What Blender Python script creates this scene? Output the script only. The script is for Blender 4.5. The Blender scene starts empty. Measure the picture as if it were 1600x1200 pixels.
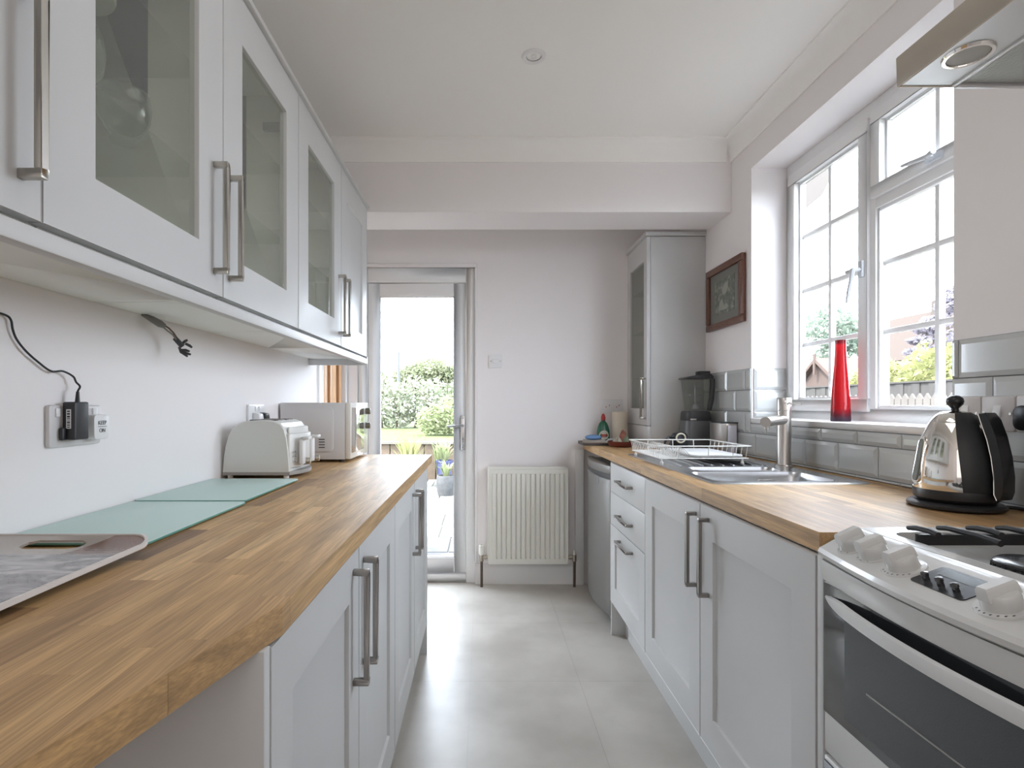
import bpy, bmesh, math, random
from mathutils import Vector, Matrix
R = random.Random(7)
C = bpy.context.scene.collection
SC = bpy.context.scene

# ------------------------------------------------------------------ camera, sky, sun, exposure
EYE = 1.16
cam = bpy.data.cameras.new('camera')
cam.sensor_fit = 'HORIZONTAL'; cam.sensor_width = 36.0; cam.lens = 850/1600*36
cam.shift_x = (800-753)/1600; cam.shift_y = (632-600)/1600
cam.clip_start = 0.02; cam.clip_end = 300
camo = bpy.data.objects.new('camera', cam); C.objects.link(camo)
camo.location = (0, 0, EYE); camo.rotation_euler = (math.pi/2, 0, 0)
SC.camera = camo
wd = bpy.data.worlds.new('sky'); SC.world = wd; wd.use_nodes = True
wd.node_tree.nodes['Background'].inputs[0].default_value = (0.80, 0.885, 1.0, 1)
wd.node_tree.nodes['Background'].inputs[1].default_value = 4.9
sun = bpy.data.lights.new('sun', 'SUN'); sun.energy = 4.0; sun.angle = 0.03; sun.color = (1, .95, .86)
suno = bpy.data.objects.new('sun', sun); C.objects.link(suno)
suno.rotation_euler = (math.radians(18), math.radians(-38), 0)      # from the left, high, a little from the front
def area(name, loc, rot, sx, sy, power, col=(1, 1, 1), portal=False):
    l = bpy.data.lights.new(name, 'AREA'); l.shape = 'RECTANGLE'; l.size = sx; l.size_y = sy
    l.energy = power; l.color = col
    if portal: l.cycles.is_portal = True
    o = bpy.data.objects.new(name, l); C.objects.link(o); o.location = loc; o.rotation_euler = rot
    return o
H = math.pi/2
area('window_portal', (1.62, 2.03, 1.69), (0, H, 0), 1.2, 1.1, 1, portal=True)
area('door_portal', (-.425, 3.74, 1.02), (-H, 0, 0), .76, 2.05, 1, portal=True)
area('rear_fill_light', (0.2, -1.3, 1.75), (H, 0, 0), 2.0, 1.4, 2.7, (1.0, .96, .93))  # added soft fill from behind the camera, no real source stands there
area('ceiling_fill_light', (.2, .85, 2.485), (0, 0, 0), .8, 1.0, 1.5, (.97, .98, 1.0))  # unseen fill panel added under the ceiling to brighten the room, not a fitting
SC.view_settings.view_transform = 'Standard'; SC.view_settings.look = 'None'
SC.view_settings.gamma = 1.0; SC.view_settings.use_curve_mapping = False
SC.view_settings.exposure = 1.71
SC.cycles.use_denoising = True
SC.cycles.max_bounces = 14; SC.cycles.diffuse_bounces = 8; SC.cycles.glossy_bounces = 4
SC.cycles.transparent_max_bounces = 16; SC.cycles.caustics_reflective = False; SC.cycles.caustics_refractive = False
SC.cycles.sample_clamp_indirect = 6

# ------------------------------------------------------------------ materials
MATS = {}
def mat(name, col, rough=.5, metal=0, spec=.5, noise=0, nscale=30, bump=0, bscale=200, coat=0, trans=0, ior=1.45, emis=0, stretch=(1,1,1), col2=None):
    if name in MATS: return MATS[name]
    m = bpy.data.materials.new(name); m.use_nodes = True; MATS[name] = m
    nt = m.node_tree; b = nt.nodes['Principled BSDF']
    b.inputs['Base Color'].default_value = (*col, 1); b.inputs['Roughness'].default_value = rough
    b.inputs['Metallic'].default_value = metal; b.inputs['Specular IOR Level'].default_value = spec
    b.inputs['Coat Weight'].default_value = coat; b.inputs['Transmission Weight'].default_value = trans
    b.inputs['IOR'].default_value = ior
    tc = nt.nodes.new('ShaderNodeTexCoord'); mp = nt.nodes.new('ShaderNodeMapping'); mp.inputs['Scale'].default_value = stretch
    nt.links.new(tc.outputs['Object'], mp.inputs['Vector'])
    if noise or col2:
        n = nt.nodes.new('ShaderNodeTexNoise'); n.inputs['Scale'].default_value = nscale; n.inputs['Detail'].default_value = 5
        nt.links.new(mp.outputs[0], n.inputs['Vector'])
        mx = nt.nodes.new('ShaderNodeMix'); mx.data_type = 'RGBA'
        c2 = col2 or tuple(max(0, c*(1-noise)) for c in col)
        mx.inputs['A'].default_value = (*col, 1); mx.inputs['B'].default_value = (*c2, 1)
        rp = nt.nodes.new('ShaderNodeMapRange'); rp.inputs[1].default_value = .35; rp.inputs[2].default_value = .65
        nt.links.new(n.outputs['Fac'], rp.inputs[0]); nt.links.new(rp.outputs[0], mx.inputs['Factor'])
        nt.links.new(mx.outputs['Result'], b.inputs['Base Color'])
    if bump:
        n2 = nt.nodes.new('ShaderNodeTexNoise'); n2.inputs['Scale'].default_value = bscale; n2.inputs['Detail'].default_value = 3
        nt.links.new(mp.outputs[0], n2.inputs['Vector'])
        bp = nt.nodes.new('ShaderNodeBump'); bp.inputs['Strength'].default_value = bump; bp.inputs['Distance'].default_value = .002
        nt.links.new(n2.outputs['Fac'], bp.inputs['Height']); nt.links.new(bp.outputs[0], b.inputs['Normal'])
    return m
def glass(name, tint=(1, 1, 1), refl=.10, rough=.0, milk=0, veil=False):
    m = bpy.data.materials.new(name); m.use_nodes = True; MATS[name] = m; nt = m.node_tree
    for n in list(nt.nodes): nt.nodes.remove(n)
    o = nt.nodes.new('ShaderNodeOutputMaterial'); t = nt.nodes.new('ShaderNodeBsdfTransparent'); g = nt.nodes.new('ShaderNodeBsdfGlossy')
    t.inputs[0].default_value = (*tint, 1); g.inputs['Roughness'].default_value = rough
    f = nt.nodes.new('ShaderNodeLayerWeight'); f.inputs[0].default_value = refl
    ge = nt.nodes.new('ShaderNodeNewGeometry'); fm = nt.nodes.new('ShaderNodeMath'); fm.operation = 'SUBTRACT'; fm.use_clamp = True     # only the outer face of the sheet mirrors
    nt.links.new(f.outputs['Fresnel'], fm.inputs[0]); nt.links.new(ge.outputs['Backfacing'], fm.inputs[1])
    mx = nt.nodes.new('ShaderNodeMixShader'); nt.links.new(fm.outputs[0], mx.inputs[0])
    nt.links.new(t.outputs[0], mx.inputs[1]); nt.links.new(g.outputs[0], mx.inputs[2]); nt.links.new(mx.outputs[0], o.inputs[0])
    if milk:
        d = nt.nodes.new('ShaderNodeBsdfDiffuse' if veil else 'ShaderNodeBsdfTranslucent'); d.inputs[0].default_value = (.8, .82, .8, 1); m2 = nt.nodes.new('ShaderNodeMixShader'); m2.inputs[0].default_value = milk
        nt.links.new(mx.outputs[0], m2.inputs[1]); nt.links.new(d.outputs[0], m2.inputs[2]); nt.links.new(m2.outputs[0], o.inputs[0])
    return m
def oak():
    m = bpy.data.materials.new('oak_staves'); m.use_nodes = True; MATS['oak'] = m; nt = m.node_tree; b = nt.nodes['Principled BSDF']
    L = nt.links.new; N = nt.nodes.new
    oi = N('ShaderNodeObjectInfo'); tc = N('ShaderNodeTexCoord')
    add = N('ShaderNodeVectorMath'); add.operation = 'ADD'
    comb = N('ShaderNodeCombineXYZ'); sc = N('ShaderNodeMath'); sc.operation = 'MULTIPLY'; sc.inputs[1].default_value = 37
    L(oi.outputs['Random'], sc.inputs[0]); L(sc.outputs[0], comb.inputs[0]); L(sc.outputs[0], comb.inputs[1])
    L(tc.outputs['Object'], add.inputs[0]); L(comb.outputs[0], add.inputs[1])
    mp = N('ShaderNodeMapping'); mp.inputs['Scale'].default_value = (38, 2.2, 38); L(add.outputs[0], mp.inputs[0])
    n = N('ShaderNodeTexNoise'); n.inputs['Scale'].default_value = 1.6; n.inputs['Detail'].default_value = 7; n.inputs['Distortion'].default_value = .6
    L(mp.outputs[0], n.inputs['Vector'])
    mp2 = N('ShaderNodeMapping'); mp2.inputs['Scale'].default_value = (420, 12, 420); L(add.outputs[0], mp2.inputs[0])
    n2 = N('ShaderNodeTexNoise'); n2.inputs['Scale'].default_value = 1; n2.inputs['Detail'].default_value = 2; L(mp2.outputs[0], n2.inputs['Vector'])
    rp = N('ShaderNodeValToRGB'); e = rp.color_ramp.elements
    e[0].position = 0; e[0].color = (.21, .115, .052, 1); e[1].position = 1; e[1].color = (.64, .42, .20, 1)
    for p, c in ((.06, (.39, .23, .10, 1)), (.3, (.46, .28, .122, 1)), (.55, (.50, .31, .138, 1)), (.8, (.53, .335, .15, 1))):
        k = e.new(p); k.color = c
    L(oi.outputs['Random'], rp.inputs[0])
    hs = N('ShaderNodeHueSaturation'); L(rp.outputs[0], hs.inputs['Color'])
    mr = N('ShaderNodeMapRange'); mr.inputs[1].default_value = .3; mr.inputs[2].default_value = .7; mr.inputs[3].default_value = .72; mr.inputs[4].default_value = 1.25
    L(n.outputs['Fac'], mr.inputs[0])
    mr2 = N('ShaderNodeMapRange'); mr2.inputs[1].default_value = .35; mr2.inputs[2].default_value = .7; mr2.inputs[3].default_value = .78; mr2.inputs[4].default_value = 1.12
    L(n2.outputs['Fac'], mr2.inputs[0])
    mu = N('ShaderNodeMath'); mu.operation = 'MULTIPLY'; L(mr.outputs[0], mu.inputs[0]); L(mr2.outputs[0], mu.inputs[1])
    L(mu.outputs[0], hs.inputs['Value']); L(hs.outputs[0], b.inputs['Base Color'])
    b.inputs['Roughness'].default_value = .50; b.inputs['Specular IOR Level'].default_value = .70
    b.inputs['Coat Weight'].default_value = .0; b.inputs['Coat Roughness'].default_value = .3
    bp = N('ShaderNodeBump'); bp.inputs['Strength'].default_value = .12; bp.inputs['Distance'].default_value = .0008
    L(n2.outputs['Fac'], bp.inputs['Height']); L(bp.outputs[0], b.inputs['Normal'])
    return m
OAK = oak()
WALL = mat('wall_paint', (.84, .81, .81), .75, bump=.05, bscale=350)
CEIL = mat('ceiling_paint', (.91, .895, .87), .8, bump=.04, bscale=300)
WHITE = mat('white_upvc', (.80, .80, .80), .35, bump=.01)
TRIMW = mat('white_gloss_paint', (.80, .79, .78), .4)
GREY = mat('dove_grey_cabinet_paint', (.58, .583, .58), .42, noise=.03, nscale=4, bump=.02, bscale=500)
GREYIN = mat('cabinet_interior', (.86, .86, .82), .5)
STEEL = mat('brushed_nickel', (.52, .49, .44), .34, metal=1, bump=.04, bscale=300)
DSTEEL = mat('pewter_handle', (.36, .34, .32), .38, metal=.9)
CHROME = mat('chrome', (.82, .80, .76), .06, metal=1)
SINKM = mat('stainless_steel', (.60, .61, .63), .24, metal=1, bump=.03, bscale=60)
BLACK = mat('black_plastic', (.02, .02, .022), .35)
DARK = mat('dark_grey_plastic', (.045, .046, .05), .45)
PLASW = mat('white_plastic', (.78, .78, .79), .3)
PLASG = mat('grey_plastic', (.33, .33, .34), .4)
PANE = glass('window_glass', (.985, .99, .99), .06)
CPANE = glass('cabinet_glass', (.92, .93, .89), .34, 0, .07, True)
SHELFG = glass('shelf_glass', (.93, .95, .92), .10)
CRYST = glass('crystal_glass', (.90, .92, .90), .42, .03, .16)
TILEM = mat('grey_glazed_tile', (.52, .535, .53), .16, noise=.06, nscale=3, coat=.3)
GROUT = mat('dark_grout', (.20, .20, .20), .9)
VINYL = mat('pale_stone_vinyl', (.60, .575, .53), .34, nscale=3.0, col2=(.46, .435, .395), bump=.03, bscale=60)
TERR = mat('frosted_mint_glass', (.50, .66, .63), .35, spec=.5)
TERE = mat('mint_glass_edge', (.12, .30, .25), .2)

# ------------------------------------------------------------------ geometry helpers
class G:
    def __init__(s): s.bm = bmesh.new()
    def _f(s, vs):
        try: return s.bm.faces.new(vs)
        except ValueError: return None
    def box(s, x0, x1, y0, y1, z0, z1):
        if x0 > x1: x0, x1 = x1, x0
        if y0 > y1: y0, y1 = y1, y0
        if z0 > z1: z0, z1 = z1, z0
        v = [s.bm.verts.new((x, y, z)) for z in (z0, z1) for y in (y0, y1) for x in (x0, x1)]
        for q in ((0,2,3,1),(4,5,7,6),(0,1,5,4),(2,6,7,3),(0,4,6,2),(1,3,7,5)): s._f([v[i] for i in q])
        return s
    def prism(s, poly, axis, a, b):
        def P(p, t): return (t, p[0], p[1]) if axis == 'x' else (p[0], t, p[1]) if axis == 'y' else (p[0], p[1], t)
        va = [s.bm.verts.new(P(p, a)) for p in poly]; vb = [s.bm.verts.new(P(p, b)) for p in poly]
        n = len(poly); s._f(va[::-1]); s._f(vb)
        for i in range(n): s._f([va[i], va[(i+1) % n], vb[(i+1) % n], vb[i]])
        return s
    def ring(s, pts): return [s.bm.verts.new(p) for p in pts]
    def bridge(s, a, b, closed=True):
        n = len(a)
        for i in range(n if closed else n-1): s._f([a[i], a[(i+1) % n], b[(i+1) % n], b[i]])
    def tube(s, pts, r, seg=8, cap=True):
        pts = [Vector(p) for p in pts]; rs = r if isinstance(r, (list, tuple)) else [r]*len(pts)
        prev = None; first = None; up = None
        for i, p in enumerate(pts):
            t = (pts[min(i+1, len(pts)-1)] - pts[max(i-1, 0)]).normalized()
            if up is None: up = Vector((0, 0, 1)) if abs(t.z) < .9 else Vector((1, 0, 0))
            a = t.cross(up); a = a.normalized() if a.length > 1e-6 else Vector((1, 0, 0)); b = a.cross(t).normalized(); up = b
            ring = [s.bm.verts.new(p + (a*math.cos(k*2*math.pi/seg) + b*math.sin(k*2*math.pi/seg))*rs[i]) for k in range(seg)]
            if prev: s.bridge(prev, ring)
            else: first = ring
            prev = ring
        if cap: s._f(first[::-1]); s._f(prev)
        return s
    def cyl(s, p0, p1, r0, r1=None, seg=20): return s.tube([p0, p1], [r0, r1 if r1 is not None else r0], seg)
    def lathe(s, prof, c=(0, 0, 0), seg=32, a0=0, a1=None, axis='z'):
        full = a1 is None; a1 = a0 + 2*math.pi if full else a1
        n = seg if full else seg+1; prev = None
        for r, z in prof:
            ring = []
            for k in range(n):
                a = a0 + (a1-a0)*k/seg; u, v = r*math.cos(a), r*math.sin(a)
                p = (u, v, z) if axis == 'z' else (z, u, v) if axis == 'x' else (u, z, v)
                ring.append(s.bm.verts.new((c[0]+p[0], c[1]+p[1], c[2]+p[2])))
            if prev: s.bridge(prev, ring, full)
            prev = ring
        return s
    def sph(s, c, rx, ry=None, rz=None, seg=16, rows=10, a=0):
        ry = ry or rx; rz = rz or rx
        prof = [(max(1e-5, math.sin(math.pi*i/rows)), -math.cos(math.pi*i/rows)) for i in range(rows+1)]
        prev = None
        for r, z in prof:
            ring = [s.bm.verts.new((c[0]+rx*r*math.cos(2*math.pi*k/seg), c[1]+ry*r*math.sin(2*math.pi*k/seg), c[2]+rz*z)) for k in range(seg)]
            if prev: s.bridge(prev, ring)
            prev = ring
        return s
    def rbox(s, x0, x1, y0, y1, z0, z1, r, axis='z', seg=5):
        if axis == 'z': a = (x0, x1, y0, y1, z0, z1)
        elif axis == 'x': a = (y0, y1, z0, z1, x0, x1)
        else: a = (x0, x1, z0, z1, y0, y1)
        return s.prism(rrect(a[0], a[1], a[2], a[3], r, seg), axis, a[4], a[5])
    def make(s, name, m, parent=None, bev=0, seg=2, ang=35, root=None, smooth=True):
        bm = s.bm
        bmesh.ops.remove_doubles(bm, verts=bm.verts, dist=1e-6)
        if bev:
            es = [e for e in bm.edges if len(e.link_faces) == 2 and e.calc_face_angle(0) > math.radians(30)]
            try: bmesh.ops.bevel(bm, geom=es, offset=bev, segments=seg, affect='EDGES', profile=.5, clamp_overlap=True)
            except Exception: pass
        bmesh.ops.recalc_face_normals(bm, faces=bm.faces)
        me = bpy.data.meshes.new(name); bm.to_mesh(me); bm.free()
        if smooth:
            me.polygons.foreach_set('use_smooth', [True]*len(me.polygons)); me.set_sharp_from_angle(angle=math.radians(ang))
        for k in (m if isinstance(m, (list, tuple)) else [m]): me.materials.append(k)
        return link(name, me, parent)
def rrect(x0, x1, y0, y1, r, seg=5):
    out = []
    for cx, cy, a in ((x1-r, y0+r, -90), (x1-r, y1-r, 0), (x0+r, y1-r, 90), (x0+r, y0+r, 180)):
        for k in range(seg+1):
            t = math.radians(a + 90*k/seg); out.append((cx+r*math.cos(t), cy+r*math.sin(t)))
    return out
def link(name, me, parent=None):
    o = bpy.data.objects.new(name, me); C.objects.link(o)
    if parent is not None:
        o.parent = parent
        r = parent
        if r.type == 'EMPTY' and r.parent is None: o.location = -r.location       # geometry is written in room coordinates
    return o
def tag(o, label=None, cat=None, group=None, kind=None):
    if label: o['label'] = label
    if cat: o['category'] = cat
    if group: o['group'] = group
    if kind: o['kind'] = kind
    return o
def thing(name, loc, label, cat, group=None, kind=None):
    o = bpy.data.objects.new(name, None); C.objects.link(o); o.location = loc; o.empty_display_size = .05
    bpy.context.view_layer.update
    return tag(o, label, cat, group, kind)
def mk(name, m, parent, boxes, bev=0, **k):
    g = G()
    for b in boxes: g.box(*b)
    return g.make(name, m, parent, bev, **k)
def pix(px, py, Y): return Vector(((px-753)/850*Y, Y, EYE-(py-632)/850*Y))
def pixX(px, py, X):
    Y = X*850/(px-753); return pix(px, py, Y)
# ------------------------------------------------------------------ the room
XL, XR, YB, ZC = -.88, 1.28, 3.527, 2.505
def struct(name, m, boxes, label=None, **k):
    return tag(mk(name, m, None, boxes, **k), label, None, None, 'structure')
floor = struct('floor', mat('floor_underlay', (.40, .385, .35), .6), [(-1.1, 1.5, -1.4, 3.7, -.12, -.002)], 'pale grey stone effect vinyl tile floor')
def rect_cuts(a, b, first, step):
    out = [a]; t = first
    while t < b-1e-4:
        if t > a+1e-4: out.append(t)
        t += step
    return out+[b]
xs = rect_cuts(-.88, 1.28, -.048-2*.457, .457); ys = rect_cuts(-1.3, 3.6, 2.28-.609*6, .609)
for i in range(len(xs)-1):
    for j in range(len(ys)-1):
        mk('tile', VINYL, floor, [(xs[i]+.0003, xs[i+1]-.0003, ys[j]+.0003, ys[j+1]-.0003, -.0025, 0)], smooth=False)
struct('ceiling', CEIL, [(-1.1, 1.6, -1.4, 3.7, ZC, ZC+.12)], 'plain off-white plaster ceiling')
wl = struct('wall_left', WALL, [(-1.0, XL, -1.4, 2.91, 0, ZC), (-1.0, XL, 2.91, 3.7, 2.02, ZC), (-1.0, XL, 3.515, 3.7, 0, 2.02)], 'plain painted left wall behind the long worktop')
wr = struct('wall_right', WALL, [(XR, 1.505, -1.4, 1.476, 0, ZC), (XR, 1.505, 2.584, 3.7, 0, ZC), (XR, 1.505, 1.476, 2.584, 0, 1.075), (XR, 1.505, 1.476, 2.584, 2.283, ZC)], 'painted right wall with the window opening')
wb = struct('wall_back', WALL, [(-.806-.25, -.806, YB, 3.7, 0, ZC), (-.045, 1.56, YB, 3.7, 0, ZC), (-.806, -.045, YB, 3.7, 2.048, ZC)], 'painted end wall with the garden door')
struct('wall_front', WALL, [(-1.0, 1.56, -1.45, -1.4, 0, ZC)], 'painted wall behind the camera')
struct('ceiling_beam', WALL, [(XL, XR, 2.79, 3.07, 2.147, ZC)], 'boxed white beam crossing the ceiling before the end wall')
# coving
def cove(n=6, p=.06, h=.105):
    pts = [(0, 0), (-p, 0), (-p, -.008)]
    for k in range(n+1):
        t = k/n*H; pts.append((-p + (p-.008)*math.sin(t)*1.0, -.008-(h-.016)*(1-math.cos(t))))
    return pts+[(-.008, -h), (0, -h)]
g = G(); g.prism([(XR+x, ZC+z) for x, z in cove()], 'y', -1.4, 2.79); tag(g.make('trim_1', CEIL, None, ang=50), 'white plaster coving along the right wall', None, None, 'structure')
g = G(); g.prism([(2.79+x, ZC+z) for x, z in cove()], 'x', XL, XR-.03); tag(g.make('trim_2', CEIL, None, ang=50), 'white plaster coving along the ceiling beam', None, None, 'structure')
g = G(); g.prism([(XL-x, ZC+z) for x, z in cove()], 'y', -1.4, 2.79); tag(g.make('trim_3', CEIL, None, ang=50), 'white plaster coving along the left wall above the cabinets', None, None, 'structure')
# skirting on the end wall
g = G(); g.prism([(YB, 0), (YB-.016, 0), (YB-.016, .105), (YB-.010, .118), (YB-.004, .13), (YB, .13)], 'x', -.045, .655)
tag(g.make('baseboard_back', TRIMW, None), 'white skirting board under the radiator', None, None, 'structure')
struct('trim_4', TRIMW, [(.60, .655, YB-.03, YB, 0, .87)], 'white filler strip between end wall and fridge', bev=.002)

# ---- wall tiles (bevelled metro tiles), children of the right wall
TC = {}
def tile_mesh(w, h):
    k = (round(w, 4), round(h, 4))
    if k not in TC:
        b = min(.013, w*.3, h*.3); g = G()
        r0 = g.ring([(0, 0, 0), (0, w, 0), (0, w, h), (0, 0, h)])
        r1 = g.ring([(-.004, 0, 0), (-.004, w, 0), (-.004, w, h), (-.004, 0, h)])
        r2 = g.ring([(-.009, b, b), (-.009, w-b, b), (-.009, w-b, h-b), (-.009, b, h-b)])
        g.bridge(r0, r1); g.bridge(r1, r2); g._f(r2)
        bmesh.ops.recalc_face_normals(g.bm, faces=g.bm.faces)
        me = bpy.data.meshes.new('tile'); g.bm.to_mesh(me); g.bm.free(); me.materials.append(TILEM); TC[k] = me
    return TC[k]
mk('grout', GROUT, wr, [(XR-.0015, XR, .3, 1.476, .90, 1.333), (XR-.0015, XR, 2.584, 3.2, .90, 1.333), (XR-.0015, XR, 1.476, 2.584, .90, 1.072)])
def place_tile(y0, y1, z0, z1, x=XR-.001):
    if y1-y0 < .006 or z1-z0 < .006: return
    o = link('tile', tile_mesh(y1-y0-.003, z1-z0-.003), wr); o.location = (x, y0+.0015, z0+.0015)
for r in range(5):
    z1 = 1.333-.103*r; z0 = max(z1-.103, .911)
    off = 2.143 if r % 2 == 1 else 2.143-.098
    y = off-.1965*9
    while y < 3.2:
        a, b = max(y, .35), min(y+.1965, 3.2)
        if b > a:
            if z1 <= 1.08: place_tile(a, b, z0, z1)
            else:
                segs = []
                if a < 1.476: segs.append((a, min(b, 1.476), z0, z1))
                if b > 2.584: segs.append((max(a, 2.584), b, z0, z1))
                if z0 < 1.07:
                    lo, hi = max(a, 1.476), min(b, 2.584)
                    if hi > lo: segs.append((lo, hi, z0, 1.070))
                for s_ in segs: place_tile(*s_)
        y += .1965
# tiles in the far window reveal (face -Y)
for z0, z1 in ((1.23, 1.333), (1.127, 1.23), (1.097, 1.127)):
    o = link('tile', tile_mesh(.152, z1-z0-.003), wr); o.rotation_euler = (0, 0, H); o.location = (1.442, 2.5835, z0+.0015)

# ---- window
win = thing('window_1', (1.447, 2.03, 1.095), 'white framed window over the sink with glazing bars', 'window', None, 'structure')
FX0, FX1 = 1.447, 1.500
Y0, Y1, Z0, Z1 = 1.476, 2.584, 1.095, 2.283
mk('frame', WHITE, win, [(FX0, FX1, Y0, Y1, Z0, Z0+.05), (FX0, FX1, Y0, Y1, Z1-.05, Z1), (FX0, FX1, Y1-.045, Y1, Z0+.05, Z1-.05), (FX0, FX1, Y0, Y0+.045, Z0+.05, Z1-.05),
   (FX0, FX1, 2.0, 2.045, Z0+.05, Z1-.05), (FX0, FX1, Y0+.045, 2.0, 1.88, 1.932)], bev=.003)
def sash(name, y0, y1, z0, z1, w, x=FX0-.012):
    return mk(name, WHITE, win, [(x, FX1-.01, y0, y1, z0, z0+w), (x, FX1-.01, y0, y1, z1-w, z1), (x, FX1-.01, y0, y0+w, z0+w, z1-w), (x, FX1-.01, y1-w, y1, z0+w, z1-w)], bev=.003)
s1 = sash('sash', 2.028, 2.552, 1.132, 2.228, .050)
s2 = sash('sash', 1.512, 2.012, 1.918, 2.240, .046)
def bead(par, y0, y1, z0, z1, w=.012):
    mk('glazing_bead', WHITE, par, [(1.458, 1.476, y0, y1, z0, z0+w), (1.458, 1.476, y0, y1, z1-w, z1), (1.458, 1.476, y0, y0+w, z0+w, z1-w), (1.458, 1.476, y1-w, y1, z0+w, z1-w)], bev=.002)
def panes(par, ys, zs):
    for i in range(len(ys)-1):
        for j in range(len(zs)-1):
            mk('pane', PANE, par, [(1.479, 1.483, ys[i]+.001, ys[i+1]-.001, zs[j]+.001, zs[j+1]-.001)], smooth=False)
    bw = .0095
    for y in ys[1:-1]: mk('glazing_bar', WHITE, par, [(1.470, 1.492, y-bw, y+bw, zs[0], zs[-1])], bev=.003)
    for z in zs[1:-1]: mk('glazing_bar', WHITE, par, [(1.471, 1.491, ys[0], ys[-1], z-bw, z+bw)], bev=.003)
bead(s1, 2.076, 2.504, 1.180, 2.180); panes(s1, [2.08, 2.30, 2.50], [1.184, 1.432, 1.679, 1.927, 2.174])
bead(s2, 1.556, 1.968, 1.962, 2.196); panes(s2, [1.56, 1.756, 1.964], [1.966, 2.192])
fx = mk('fixed_light', WHITE, win, [(1.455, 1.478, 1.519, 1.532, 1.145, 1.882), (1.455, 1.478, 1.99, 2.002, 1.145, 1.882), (1.455, 1.478, 1.532, 1.99, 1.143, 1.157), (1.455, 1.478, 1.532, 1.99, 1.868, 1.882)], bev=.002)
panes(fx, [1.528, 1.758, 1.994], [1.153, 1.426, 1.679, 1.872])
HW = mat('window_handle_enamel', (.55, .57, .60), .3)
g = G(); g.box(1.424, 1.436, 2.040, 2.062, 1.64, 1.70); g.cyl((1.426, 2.051, 1.668), (1.395, 2.051, 1.668), .008)
g.tube([(1.398, 2.051, 1.672), (1.394, 2.054, 1.63), (1.388, 2.06, 1.585), (1.384, 2.064, 1.545)], [.009, .008, .007, .005], 8)
g.cyl((1.40, 2.051, 1.668), (1.40, 2.085, 1.665), .006, .009)
g.make('handle', HW, s1, ang=40)
g = G(); g.box(1.424, 1.436, 1.69, 1.75, 1.930, 1.952); g.cyl((1.426, 1.72, 1.941), (1.40, 1.72, 1.941), .008)
g.tube([(1.402, 1.715, 1.941), (1.398, 1.74, 1.943), (1.392, 1.775, 1.946), (1.388, 1.80, 1.948)], [.009, .008, .007, .005], 8)
g.cyl((1.40, 1.72, 1.941), (1.398, 1.685, 1.945), .006, .009)
g.make('handle', HW, s2, ang=40)
struct('window_1_sill', TRIMW, [(XR-.004, FX0, Y0, Y1, 1.075, 1.095)], 'white sill under the window, its edge along the tiles', bev=.002)

# ---- garden door in the end wall
dr = thing('door_1', (-.425, YB, 0), 'white glazed garden door in the end wall', 'door', None, 'structure')
mk('frame', WHITE, dr, [(-.806, -.746, YB+.012, 3.66, 0, 2.048), (-.104, -.045, YB+.012, 3.66, 0, 2.048), (-.746, -.104, YB+.012, 3.66, 1.955, 2.048), (-.746, -.104, YB+.012, 3.68, 0, .055)], bev=.004)
mk('architrave', WALL, dr, [(-.865, -.806, YB-.008, YB+.012, 0, 2.06), (-.045, -.030, YB-.006, YB+.012, .13, 2.06), (-.865, -.030, YB-.008, YB+.012, 2.048, 2.075)], bev=.003)
leaf = mk('leaf', WHITE, dr, [(-.744, -.668, YB+.03, 3.61, .06, 1.952), (-.182, -.106, YB+.03, 3.61, .06, 1.952), (-.668, -.182, YB+.03, 3.61, .06, .158), (-.668, -.182, YB+.03, 3.61, 1.868, 1.952)], bev=.004)
mk('glazing_bead', WHITE, leaf, [(-.676, -.664, YB+.036, YB+.05, .152, 1.874), (-.186, -.174, YB+.036, YB+.05, .152, 1.874), (-.664, -.186, YB+.036, YB+.05, .152, .166), (-.664, -.186, YB+.036, YB+.05, 1.860, 1.874)], bev=.002)
mk('pane', PANE, leaf, [(-.672, -.178, YB+.052, YB+.057, .158, 1.868)], smooth=False)
g = G(); g.box(-.139, -.111, YB+.021, YB+.03, .862, 1.088); hp = g.make('handle', mat('satin_chrome', (.75, .75, .76), .25, metal=.8), leaf, bev=.002)
g = G(); g.cyl((-.125, YB+.03, 1.022), (-.125, YB-.02, 1.022), .009); g.tube([(-.125, YB-.018, 1.022), (-.16, YB-.02, 1.021), (-.225, YB-.018, 1.018)], [.009, .008, .007])
g.cyl((-.125, YB+.024, .935), (-.125, YB+.019, .935), .008); g.cyl((-.125, YB+.024, .918), (-.125, YB+.019, .918), .005)
g.cyl((-.125, YB+.024, 1.072), (-.125, YB+.0195, 1.072), .004); g.cyl((-.125, YB+.024, .878), (-.125, YB+.0195, .878), .004)
g.make('lever', mat('satin_steel', (.40, .41, .43), .3, metal=.9), hp)
# ---- pine boarded door in the left wall
pd = thing('door_2', (XL, 3.25, 0), 'pine plank door in the left wall beside the garden door', 'door', None, 'structure')
mk('casing', TRIMW, pd, [(XL-.03, XL+.012, 2.91, 2.985, 0, 2.02), (XL-.03, XL+.012, 3.470, 3.515, 0, 2.02), (XL-.03, XL+.012, 2.985, 3.470, 1.95, 2.02)], bev=.004)
PINE = mat('pine_plank', (.62, .36, .18), .4, noise=.35, nscale=4, stretch=(30, 30, 1.5)); PINED = mat('dark_pine_rebate', (.30, .125, .045), .5)
mk('backing', PINED, pd, [(XL-.04, XL-.024, 2.985, 3.470, 0, 1.95)])
for k, (a, b) in enumerate(((2.987, 3.06), (3.075, 3.13), (3.175, 3.25), (3.262, 3.32), (3.375, 3.43))):
    mk('plank', PINE, pd, [(XL-.024, XL-.004-.004*(k % 2), a, b, .01, 1.94)], bev=.004)
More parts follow.
